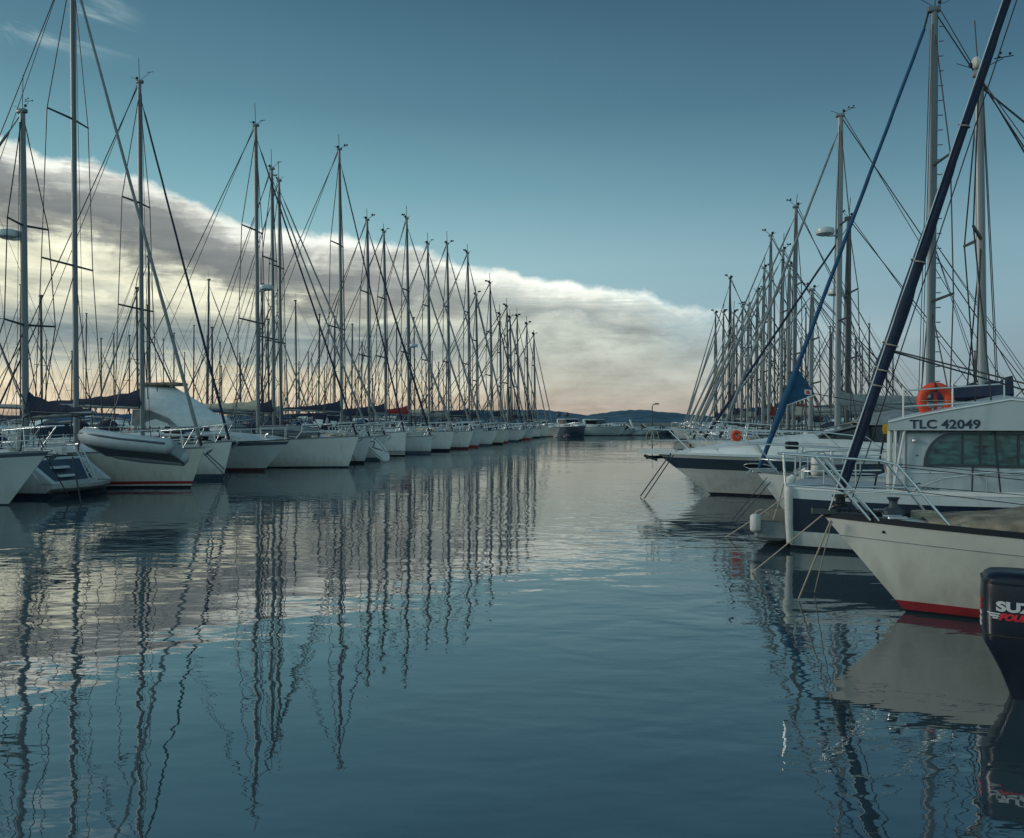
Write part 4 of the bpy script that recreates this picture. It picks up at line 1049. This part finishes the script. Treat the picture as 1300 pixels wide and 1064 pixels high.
# ------------------------------------------------------------------ outboard motor, on a boat whose stern is just outside the frame
def outboard():
    Y = 5.95
    X0 = (1246-CX)/F0*Y
    root = thing('outboard_motor', 'black four-stroke outboard motor with silver and red lettering at the right edge', 'outboard motor', (X0, Y, 0), -27)
    AX = .34   # half length of the cowling
    def ring(z, x0, x1, w, e=5., n=48):
        cx, a = (x0+x1)/2, (x1-x0)/2; out = []
        for i in range(n):
            t = 2*math.pi*i/n; c, s = math.cos(t), math.sin(t)
            out.append(Vector((cx+a*math.copysign(abs(c)**(2/e), c), w*math.copysign(abs(s)**(2/e), s), z)))
        return out
    cow = [(.475, .0, .70, .215), (.60, -.005, .71, .225), (.72, -.005, .71, .225), (.82, .0, .70, .22), (.86, .008, .69, .215), (.885, .02, .67, .20), (.905, .05, .63, .175), (.915, .11, .55, .12)]
    MB().loft([ring(*r) for r in cow]).build('cowling', M['cowl'], root, 40)
    MB().loft([ring(.835, -.004, .705, .226), ring(.85, -.006, .707, .228), ring(.858, -.002, .70, .224)]).build('cowling_lip', M['cowl'], root, 30)
    MB().loft([ring(.455, .012, .69, .205), ring(.470, -.003, .70, .217), ring(.478, .0, .70, .212)]).build('seam', M['rubber'], root, 30)
    MB().loft([ring(z, x0, x1, w) for z, x0, x1, w in ((.46, .005, .69, .21), (.40, .01, .68, .205), (.34, .04, .66, .18), (.20, .11, .60, .13), (.04, .17, .52, .10), (-.15, .22, .46, .08), (-.45, .26, .42, .05))]).build('leg', M['cowl'], root, 40)
    b = MB(); b.box(.05, .62, -.13, .13, -.20, -.185, .004); b.build('cavitation_plate', M['cowl'], root)
    b = MB(); b.box(.62, .80, -.17, .17, .12, .42, .03); b.build('clamp_bracket', M['rubber'], root, 30)
    MB().box(.30, .40, -.222, -.205, .452, .482, .006).build('latch', M['steel'], root)
    MB().tube([(.62, .05, .50), (.80, .06, .56), (.95, .1, .50), (1.15, .1, .55)], .02, 8).build('hose', M['rubber'], root)
    def side_y(x, z):
        zs = [r[0] for r in cow]; i = max(k for k in range(len(cow)-1) if cow[k][0] <= z)
        t = (z-cow[i][0])/(cow[i+1][0]-cow[i][0]); x0, x1, w = (lerp(cow[i][j], cow[i+1][j], t) for j in (1, 2, 3))
        cx, a = (x0+x1)/2, (x1-x0)/2; u = min(1, abs((x-cx)/a)); return -w*max(0, 1-u**5.)**(1/5.)
    cw = root.children[0]
    def decal(o, x0, z0, off=.0025):
        for v in o.data.vertices:
            x, z, d = v.co.x+x0, v.co.y+z0, v.co.z
            v.co = Vector((x, side_y(x, z)-off-d-.002, z))
        o.data.update()
    t = text_mesh('SUZUKI', .093, 'brand_lettering', M['silver'], cw, spacing=1.0, bold=.0045, depth=.0005)
    k = .43/(max(v.co.x for v in t.data.vertices))
    for v in t.data.vertices: v.co.x *= k
    decal(t, .078, .655)
    t = text_mesh('FOUR STROKE', .062, 'stroke_lettering', M['decalred'], cw, shear=.35, bold=.004, depth=.0005)
    k = .46/(max(v.co.x for v in t.data.vertices))
    for v in t.data.vertices: v.co.x *= k
    decal(t, .092, .592)
    for k, (xa, xb, z) in enumerate(((.022, .098, .632), (.036, .092, .616), (.052, .085, .601))):
        b = MB(); n = 8
        top = [Vector((lerp(xa, xb, i/n), z, 0)) for i in range(n+1)]; pts = [Vector((p.x, p.y+.005, 0)) for p in top]+[Vector((p.x+.008, p.y-.005, 0)) for p in reversed(top)]
        o = MB().prism(pts, (0, 0, .001)).build('wing_stripe', M['silver'], cw, 0); decal(o, 0, 0)
    # small decals on the rear face
    for z, m in ((.70, 'decalred'), (.655, 'decalred'), (.61, 'silver'), (.565, 'silver'), (.53, 'silver')):
        b = MB(); b.box(-.012, .0, -.12, -.03, z-.013, z+.013, .003); b.build('rear_decal', M[m], cw)
    return root
outboard()
_h = Vector((math.cos(R(-27)), math.sin(R(-27)), 0))
motorboat('open motor boat carrying the black outboard, just beyond the right edge', Vector(((1246-CX)/F0*5.95, 5.95, 0))+_h*6.55, -27, L=5.7, B=2.0, fb=.75, over=.7, style='none', Y=6)

# ------------------------------------------------------------------ mooring lines
GM = 'mooring lines running down into the water'
def mooring(label, a, b, m='roped', r=.009, sag=.0):
    a, b = Vector(a), Vector(b); mb = MB()
    mb.tube([vl(a, b, t)-Vector((0, 0, sag*4*t*(1-t))) for t in (i/8 for i in range(9))], r, 6)
    mb.v = [tuple(Vector(v)-b) for v in mb.v]
    o = mb.build('mooring_line', M[m], None, 60); o.location = b
    tag(o, label, 'mooring line', GM)
mooring('dark mooring line from the blue-banded cruiser bow to the water, upper of a pair', at(852, 575, 21.3), at(813, 630, 21.3), r=.016)
mooring('dark mooring line from the blue-banded cruiser bow, lower of a pair', at(855, 578, 21.0), at(818, 633, 20.6), r=.016)
mooring('pale mooring line slanting from foreground pulpit down left across the navy hull', at(1082, 623, 8.4), at(955, 727, 10.6), 'ropel', .009)
mooring('pale mooring line dropping from the tip of foreground bow to the water', at(1055, 660, 8.5), at(1014, 760, 9.0), 'ropel', .010)
mooring('thin mooring line beside the pale one at the tip of foreground bow', at(1056, 662, 8.6), at(1034, 752, 9.3), 'ropel', .006)
mooring('dark mooring line from the blue-sail boat bow, left of the teak platform', at(978, 612, 16.0), at(930, 668, 15.2), 'roped', .009)
mooring('dark mooring line from the blue-sail boat bow dropping nearest the cruiser hull', at(974, 606, 16.4), at(930, 660, 16.2), 'roped', .009)
mooring('pale mooring line from the stern corner post slanting left into the water', at(1003, 626, 12.6), at(921, 682, 13.9), 'ropel', .010, .02)
mooring('slack pale rope hanging beside the stern corner post', at(998, 600, 13.0), at(981, 662, 12.9), 'ropel', .012, .05)
mooring('dark mooring line crossing down from the nearest left bow past the scoop transom', at(52, 568, 18.9), at(87, 630, 20.2), 'roped', .014)
mooring('dark mooring line with pale end dropping in front of the scoop transom', at(92, 580, 20.3), at(103, 640, 19.6), 'roped', .018)
mooring('dark mooring line from the red-striped bow slanting right to the water', at(262, 575, 23.5), at(293, 603, 30.), 'roped', .016)
mooring('dark mooring line from the red-striped bow slanting to the dark-striped neighbour', at(258, 575, 23.8), at(288, 606, 28.6), 'roped', .014)
mooring('dark mooring line at the large bow in front of the board', at(440, 560, 35.), at(452, 588, 38.4), 'roped', .018)

# ------------------------------------------------------------------ rows behind the left pontoon
GBk = 'sailing boats moored behind the left row'
LBk = 'sailing boat behind the left row, only its thin dark mast and rigging showing'
def proto(k):
    L_ = (8.6, 9.6, 10.6, 11.4)[k]; h = std_hull(L_, 1.15+.1*k, .4)
    root = thing('sailing_boat', LBk, 'sailing boat', (0, 0, 0), 0, GBk)
    h.build(root, M[('white', 'white2', 'white', 'cream')[k]], ((.0, .14, M[('band', 'black', 'darkred', 'black')[k]]),), n=12); h.deck(root, M['deck'], n=8)
    coachroof(root, h, .26, .68, .36, m=M['white2'], panes=2)
    aft = 3.6+.3*k; zb = 1.35; hm = (9.2, 10.6, 11.6, 12.6)[k]
    bow = h.sp(0, .06); bow.y = 0
    mast_parts(root, (-aft, 0, zb), hm-zb, .085, 14, M['alud'], bow=bow, sternp=h.sp(.98, .05)*1, half=.95, chain=(-aft-.3, h.hb(.4)-.1, 1.0), genoa=M[('cnavy', 'cgrey', 'cnavy', 'cgrey')[k]], gr=.055, far=True, frac=(.86, .98, .97, .9)[k])
    boom_parts(root, (-aft-.1, 0, zb+.6), 3.2, None, M[('cblue', 'cnavy', 'cwhite', 'cnavy')[k]], far=True)
    sprayhood(root, h, .66, M[('cnavy', 'cblue', 'cgrey', 'cwhite')[k]])
    return root
protos = [proto(k) for k in range(4)]; used = [False]*4
def bowline_l(Y): return -10.9+.2*(Y-19)
def place(x, y, head, k, sc):
    o = protos[k]
    if used[k]: o = copy_tree(o)
    used[k] = True
    o.location = (x, y, 0); o.rotation_euler = (0, R(random.uniform(-.7, .7)), R(head)); o.scale = (sc, sc, sc*random.uniform(.98, 1.22))
y = 36.; i = 0
while y < 122:
    head = 180+LH if random.random() < .8 else LH
    off = 22. if head > 90 else 13.5
    place(bowline_l(y)-off, y+4.2, head, random.choice((0, 1, 1, 2, 2, 3)), random.uniform(.9, 1.06)); y += 4.0
y = 58.
while y < 150: place(bowline_l(y)-36, y+7, LH, random.choice((0, 1, 2, 3)), random.uniform(.88, 1.1)); y += 4.2
y = 66.
while y < 160: place(bowline_l(y)-58, y+11, 180+LH, random.choice((0, 1, 2, 3)), random.uniform(.9, 1.1)); y += 5.0

# behind the right row: a fly-bridge boat and two masts
s_ = at(1120, 545, 40.); s_.z = 0
motorboat('white motor boat with flat roof half hidden behind the navy furled sail and lifebuoy', s_, RH, L=9, B=3, fb=1.2, style='hardtop', Y=40)
for px, Y, mt in ((1093, 84., 412), (1066, 70., 432)):
    s_, f_ = stem_frame(px-40, Y, RH)
    o = copy_tree(protos[1]); o.location = s_; o.rotation_euler = (0, 0, R(RH))
    t, ym = mast_solve(s_, f_, px); o.scale = (1, 1, (CH+(HY-mt)/F0*ym)/10.6)
    tag(o, {84.: 'sailing boat behind the right row, dark mast just left of the thick navy furled sail', 70.: 'sailing boat behind the right row, thin mast rising low beside the radar-dome mast'}[Y], 'sailing boat', 'sailing boats behind the right row')

LRb = 'sailing boat behind the right row, only its thin mast showing between nearer masts'
for px, Y, mt in ((1046, 72., 400), (1038, 80., 415), (1053, 95., 425), (1017, 88., 392), (1012, 100., 405), (984, 92., 380), (973, 104., 392), (956, 98., 402), (944, 112., 414), (936, 106., 420), (1113, 78., 432), (1129, 92., 452), (1087, 100., 438), (1207, 70., 446), (1286, 62., 470), (1024, 108., 430), (998, 112., 418)):
    s_, f_ = stem_frame(px-42, Y, RH)
    o = copy_tree(protos[int(px) % 4]); o.location = s_; o.rotation_euler = (0, R(random.uniform(-.6, .6)), R(RH))
    t, ym = mast_solve(s_, f_, px); o.scale = (1, 1, (CH+(HY-mt)/F0*ym)/(9.2, 10.6, 11.6, 12.6)[int(px) % 4])
    tag(o, LRb, 'sailing boat', 'sailing boats behind the right row')

# ------------------------------------------------------------------ far end of the basin
def far_boat(px, Y, head, label, **k):
    s_ = at(px, HY, Y); s_.z = 0
    return motorboat(label, s_, head, Y=Y, group='motor boats at the far end of the channel', **k)
far_boat(706, 104., -62, 'pale motor boat with hard top at the far end of the left row', L=8.5, style='hardtop', white=M['white2'])
far_boat(741, 108., -68, 'dark-hulled motor boat with two grey radar domes across the channel end', L=8.0, B=3.0, fb=1.4, style='hardtop', white=M['band'], domes=2, over=.5)
far_boat(786, 113., -34, 'white motor boat with swept windscreen and pointed bow at the channel end', L=7.0, fb=1.35, style='hardtop', over=1.2)
far_boat(806, 116., -15, 'low open motor boat with pale topsides right of the white pointed one', L=2.9, B=1.7, fb=.7, style='none', white=M['white2'])
far_boat(832, 116., -12, 'low pale motor boat with white radar arch near the quay lamp', L=4.2, B=2.0, fb=.75, style='arch', white=M['white2'])
far_boat(852, 117., -12, 'small dark motor boat right of the quay lamp, below the quay edge', L=3.2, B=1.8, fb=.7, style='none', white=M['band'])
far_boat(862, 88., 170, 'white motor boat with upper steering deck seen beyond the cruiser bow rail', L=9, B=3.2, fb=1.4, style='fly', white=M['white'])

# quay, lamp, pontoons
b = MB(); b.box(6, 60, 122, 128, -.5, 1.25, .06)
b.box(6, 60, 127, 128, 1.25, 1.75, .05); tag(b.build('quay', M['concrete'], None, 30), kind='structure')
def pontoon(off, y0, y1):
    b = MB(); a = Vector((off(y0), y0, 0)); c = Vector((off(y1), y1, 0)); d = (c-a).normalized(); q = Vector((d.y, -d.x, 0))*1.1
    b.loft([[p+q+Vector((0, 0, .08)), p+q+Vector((0, 0, .45)), p-q+Vector((0, 0, .45)), p-q+Vector((0, 0, .08))] for p in (a, c)])
    tag(b.build('pontoon', M['teak'], None, 30), kind='structure')
pontoon(lambda y: bowline_l(y)-13.2, 14, 128); pontoon(lambda y: 3.34+.2*(y-8.3)+12.8, 6, 118)
def lamp():
    p = at(828, 541, 124.); o = thing('street_lamp', 'single dark street lamp with short arm standing on the far quay', 'street lamp', (p.x, p.y, 1.25))
    MB().tube([(0, 0, 0), (0, 0, .15)], [.16, .12], 8).build('base', M['alud'], o)
    MB().tube([(0, 0, .1), (0, 0, 3.0), (.15, 0, 3.35), (.5, 0, 3.45)], [.10, .08, .07, .06], 8).build('post', M['alud'], o)
    b = MB(); b.loft([[(x, .16*math.cos(a)*k, 3.45+.12*math.sin(a)*k) for a in (2*math.pi*i/10 for i in range(10))] for x, k in ((.35, .4), (.5, 1), (.95, .9), (1.1, .3))]); b.build('lamp_head', M['wire'], o)
lamp()

# hills round the bay
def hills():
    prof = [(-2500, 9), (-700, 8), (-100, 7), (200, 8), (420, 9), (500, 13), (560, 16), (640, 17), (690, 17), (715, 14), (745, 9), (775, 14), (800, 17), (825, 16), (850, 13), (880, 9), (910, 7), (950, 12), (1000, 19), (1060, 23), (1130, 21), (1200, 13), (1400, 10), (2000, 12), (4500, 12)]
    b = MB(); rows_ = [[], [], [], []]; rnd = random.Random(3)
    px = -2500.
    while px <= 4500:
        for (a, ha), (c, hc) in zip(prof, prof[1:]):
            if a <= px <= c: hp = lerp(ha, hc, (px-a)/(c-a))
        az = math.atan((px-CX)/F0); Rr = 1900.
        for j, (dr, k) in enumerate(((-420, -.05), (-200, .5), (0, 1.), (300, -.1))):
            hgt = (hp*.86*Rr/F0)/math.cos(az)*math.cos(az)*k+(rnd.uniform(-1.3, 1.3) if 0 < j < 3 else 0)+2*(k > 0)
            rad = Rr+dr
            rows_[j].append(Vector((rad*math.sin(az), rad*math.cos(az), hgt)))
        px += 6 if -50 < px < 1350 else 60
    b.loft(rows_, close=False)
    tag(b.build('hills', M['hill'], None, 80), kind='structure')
hills()

# ------------------------------------------------------------------ water
def water():
    m = bpy.data.materials.new('harbour_water'); m.use_nodes = True; nt = m.node_tree; N = nt.nodes; L = nt.links
    N.remove(N['Principled BSDF']); out = N['Material Output']
    tc = N.new('ShaderNodeTexCoord')
    def noise(scale, stretch, detail=2, rough=.5, dist=0.):
        mp = N.new('ShaderNodeMapping'); mp.inputs['Scale'].default_value = stretch; mp.inputs['Rotation'].default_value = (0, 0, R(9))
        L.new(tc.outputs['Object'], mp.inputs[0]); n = N.new('ShaderNodeTexNoise'); n.inputs['Scale'].default_value = scale; n.inputs['Detail'].default_value = detail; n.inputs['Roughness'].default_value = rough
        n.inputs['Distortion'].default_value = dist
        L.new(mp.outputs[0], n.inputs['Vector']); return n.outputs['Fac']
    def mth(op, a, b):
        n = N.new('ShaderNodeMath'); n.operation = op
        for i, q in enumerate((a, b)):
            if isinstance(q, (int, float)): n.inputs[i].default_value = q
            else: L.new(q, n.inputs[i])
        return n.outputs[0]
    big = noise(.30, (1, 1.3, 1), 1)
    mid = noise(1.15, (1., 1.7, 1), 2, .45, .3)
    fine = noise(4.2, (.8, 1.8, 1), 2, .5)
    patch = noise(.055, (1, 1.6, 1), 2)
    mr = N.new('ShaderNodeMapRange'); L.new(patch, mr.inputs['Value']); mr.inputs['From Min'].default_value = .38; mr.inputs['From Max'].default_value = .62
    mr.inputs['To Min'].default_value = .40; mr.inputs['To Max'].default_value = 1.7
    h = mth('ADD', mth('MULTIPLY', big, .011), mth('ADD', mth('MULTIPLY', mid, .0115), mth('MULTIPLY', fine, .0019)))
    h = mth('MULTIPLY', h, mr.outputs[0])
    bp = N.new('ShaderNodeBump'); bp.inputs['Strength'].default_value = 1.; bp.inputs['Distance'].default_value = 1.
    L.new(h, bp.inputs['Height'])
    gl = N.new('ShaderNodeBsdfGlossy'); gl.inputs['Roughness'].default_value = .012; gl.inputs['Color'].default_value = (.98, .99, .98, 1)
    L.new(bp.outputs[0], gl.inputs['Normal'])
    df = N.new('ShaderNodeBsdfDiffuse'); df.inputs['Color'].default_value = (.030, .056, .070, 1)
    fr = N.new('ShaderNodeFresnel'); fr.inputs['IOR'].default_value = 4.3; L.new(bp.outputs[0], fr.inputs['Normal'])
    mx = N.new('ShaderNodeMixShader'); L.new(fr.outputs[0], mx.inputs[0]); L.new(df.outputs[0], mx.inputs[1]); L.new(gl.outputs[0], mx.inputs[2])
    L.new(mx.outputs[0], out.inputs['Surface'])
    b = MB(); D = 9000.; b.quad((-D, -D, 0), (D, -D, 0), (D, D, 0), (-D, D, 0))
    tag(b.build('water', m, None, 0), kind='structure')
water()

# ------------------------------------------------------------------ sky: Nishita + procedural cloud bank, by direction
SUN_AZ, SUN_EL = -86., 17.
def sky():
    w = bpy.data.worlds.new('World'); S.world = w; w.use_nodes = True; nt = w.node_tree; N = nt.nodes; L = nt.links
    bg = N['Background']
    class E:
        def __init__(s, o): s.o = o
        def _b(s, op, b, rev=False):
            n = N.new('ShaderNodeMath'); n.operation = op
            for i, q in enumerate((b, s) if rev else (s, b)):
                if isinstance(q, E): L.new(q.o, n.inputs[i])
                else: n.inputs[i].default_value = q
            return E(n.outputs[0])
        def __add__(s, b): return s._b('ADD', b)
        __radd__ = __add__
        def __sub__(s, b): return s._b('SUBTRACT', b)
        def __rsub__(s, b): return s._b('SUBTRACT', b, True)
        def __mul__(s, b): return s._b('MULTIPLY', b)
        __rmul__ = __mul__
        def __truediv__(s, b): return s._b('DIVIDE', b)
    def fn(op, *a):
        n = N.new('ShaderNodeMath'); n.operation = op
        for i, q in enumerate(a):
            if isinstance(q, E): L.new(q.o, n.inputs[i])
            else: n.inputs[i].default_value = q
        return E(n.outputs[0])
    def sm(x, a, b, lo=0., hi=1.):
        n = N.new('ShaderNodeMapRange'); n.interpolation_type = 'SMOOTHSTEP'
        n.inputs['From Min'].default_value = a; n.inputs['From Max'].default_value = b; n.inputs['To Min'].default_value = lo; n.inputs['To Max'].default_value = hi
        L.new(x.o, n.inputs['Value']); return E(n.outputs[0])
    def ramp(x, lo, hi, stops):
        n = N.new('ShaderNodeMapRange'); n.inputs['From Min'].default_value = lo; n.inputs['From Max'].default_value = hi; L.new(x.o, n.inputs['Value'])
        r = N.new('ShaderNodeValToRGB'); e = r.color_ramp.elements
        r.color_ramp.interpolation = 'LINEAR'
        e[0].position = (stops[0][0]-lo)/(hi-lo); e[0].color = lin(stops[0][1])+(1,)
        e[1].position = (stops[-1][0]-lo)/(hi-lo); e[1].color = lin(stops[-1][1])+(1,)
        for p, c in stops[1:-1]:
            q = e.new((p-lo)/(hi-lo)); q.color = lin(c)+(1,)
        L.new(n.outputs[0], r.inputs[0]); return r.outputs[0]
    def mixc(f, a, b, op='MIX'):
        n = N.new('ShaderNodeMix'); n.data_type = 'RGBA'; n.blend_type = op
        if isinstance(f, E): L.new(f.o, n.inputs['Factor'])
        else: n.inputs['Factor'].default_value = f
        for q, k in ((a, 'A'), (b, 'B')):
            if isinstance(q, tuple): n.inputs[k].default_value = q+(1,)
            else: L.new(q, n.inputs[k])
        return n.outputs['Result']
    tc = N.new('ShaderNodeTexCoord'); sx = N.new('ShaderNodeSeparateXYZ'); L.new(tc.outputs['Generated'], sx.inputs[0])
    x, y, z = (E(sx.outputs[i]) for i in range(3))
    az = fn('ARCTAN2', x, y)*(180/math.pi)
    el = fn('ARCSINE', fn('MINIMUM', fn('MAXIMUM', z, -1.), 1.))*(180/math.pi)
    def noise(sx_, sy_, detail, rough=.55, seed=0., dist=0.):
        c = N.new('ShaderNodeCombineXYZ'); L.new((az*sx_).o, c.inputs[0]); L.new((el*sy_).o, c.inputs[1]); c.inputs[2].default_value = seed
        n = N.new('ShaderNodeTexNoise'); n.inputs['Scale'].default_value = 1.; n.inputs['Detail'].default_value = detail; n.inputs['Roughness'].default_value = rough; n.inputs['Distortion'].default_value = dist
        L.new(c.outputs[0], n.inputs['Vector']); return E(n.outputs['Fac'])-.5
    clear = ramp(el, -5, 90, [(-5, (118,130,136)), (0, (150,160,160)), (3, (150,168,172)), (7, (152,181,187)), (11, (142,177,185)), (16, (108,150,163)), (21, (82,121,138)), (28, (60,95,115)), (50, (48,82,110)), (90, (44,76,104))])
    azl = sm(az, -45, 5); gain = ramp(az, -60, 60, [(-60, (255,255,250)), (-18, (250,255,252)), (2, (238,240,241)), (22, (214,218,224)), (34, (204,210,218)), (60, (206,212,220))])
    clear = mixc(1., clear, gain, 'MULTIPLY')
    clear = mixc(sm(y, .15, -.6)*sm(z, -.05, .1), clear, mixc(.42, clear, lin((198,236,240))))  # unseen sky behind the camera, brightened as added fill for the hulls
    azc = fn('MINIMUM', fn('MAXIMUM', az, -55.), 40.)
    edge = 10.5-azc*.185+noise(.13, .05, 2, .5, 3.)*3.0+noise(.45, .55, 5, .6, 9.)*1.6
    d = edge-el
    streak = noise(.060, .62, 6, .66, 1.7, .6)
    puff = noise(.24, .50, 7, .62, 5.2, .3)
    wav = noise(.09, 1.1, 5, .6, 13., .6)
    dd = d+streak*4.4+puff*4.2
    left = ramp(dd, -1, 16, [(-1, (244,246,236)), (.35, (228,231,221)), (1.0, (178,181,174)), (1.9, (126,130,128)), (3.4, (110,114,114)), (4.6, (140,142,133)), (5.4, (206,206,184)), (7.0, (226,224,198)), (8.0, (186,188,170)), (9.0, (216,214,190)), (10.5, (180,184,170)), (16, (150,162,158))])
    lowl = ramp(el+streak*4.2+wav*2.4, 0, 12, [(0, (166,150,134)), (.8, (190,172,148)), (2.6, (206,196,170)), (3.7, (176,177,162)), (4.6, (130,141,140)), (5.7, (112,126,128)), (6.8, (140,149,145)), (8.0, (198,199,180)), (12, (206,206,188))])
    cl = mixc(sm(el+wav*1.5, 5.8, 8.4), lowl, left)
    right = ramp(dd, -1, 12, [(-1, (244,247,238)), (.5, (230,234,224)), (1.2, (190,196,188)), (2.2, (150,159,156)), (3.4, (168,174,166)), (5.0, (176,181,170)), (7.0, (170,172,161)), (10, (164,158,146)), (12, (166,150,136))])
    lowr = ramp(el, 0, 6, [(0, (160,147,134)), (1.3, (158,151,140)), (3, (163,164,154)), (6, (174,178,168))])
    cr = mixc(sm(el, 3.0, 6.0), lowr, right)
    cloud = mixc(sm(az+puff*14, -14, 7), cl, cr)
    shade = puff*1.15+streak*.4+wav*.5+1.0
    sh = N.new('ShaderNodeCombineColor'); 
    for i in range(3): L.new(shade.o, sh.inputs[i])
    cloud = mixc(1., cloud, sh.outputs[0], 'MULTIPLY')
    mask = sm(d, -.2, .45)*sm(az+puff*16, 6, 21, 1., 0.)*sm(az, -120, -75)
    lowmask = sm(az+puff*6, 10, 32, .95, 0.)*sm(el, 2.5, 8.0, 1., 0.)*sm(az, -120, -75)
    mask = fn('MAXIMUM', mask, lowmask)
    wis = sm(noise(.10, .28, 6, .6, 21., .6), .03, .25)*sm(az, -29, -24, 1., 0.)*sm(el, 20, 24)*sm(el, 27, 31, 1., 0.)*sm(az, -60, -45)*.75
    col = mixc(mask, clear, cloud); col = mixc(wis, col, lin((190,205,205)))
    ns = N.new('ShaderNodeTexSky'); ns.sky_type = 'NISHITA'; ns.sun_disc = False; ns.sun_elevation = R(SUN_EL); ns.sun_rotation = R(SUN_AZ)
    sc = mixc(1., ns.outputs[0], (.035, .035, .035), 'MULTIPLY')
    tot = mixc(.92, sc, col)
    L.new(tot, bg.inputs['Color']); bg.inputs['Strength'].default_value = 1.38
sky()

sl = bpy.data.lights.new('sun', 'SUN'); sl.energy = 1.25; sl.angle = R(12); sl.color = (1., .95, .87)
so = bpy.data.objects.new('sun', sl); COL.objects.link(so)
dv = Vector((math.sin(R(SUN_AZ))*math.cos(R(SUN_EL)), math.cos(R(SUN_AZ))*math.cos(R(SUN_EL)), math.sin(R(SUN_EL))))
so.rotation_euler = dv.to_track_quat('Z', 'Y').to_euler()

# ------------------------------------------------------------------ camera
cd = bpy.data.cameras.new('camera'); cam = bpy.data.objects.new('camera', cd); COL.objects.link(cam)
cam.location = (0, 0, CH); cam.rotation_euler = (R(90), 0, 0)
cd.sensor_width = 36; cd.lens = 36*F0/1300; cd.shift_y = 3/1300; cd.clip_start = .05; cd.clip_end = 20000
S.camera = cam
S.view_settings.view_transform = 'Standard'; S.view_settings.look = 'None'; S.view_settings.exposure = 0; S.view_settings.gamma = 1
S.cycles.use_denoising = True
S.cycles.max_bounces = 6; S.cycles.caustics_reflective = False; S.cycles.caustics_refractive = False
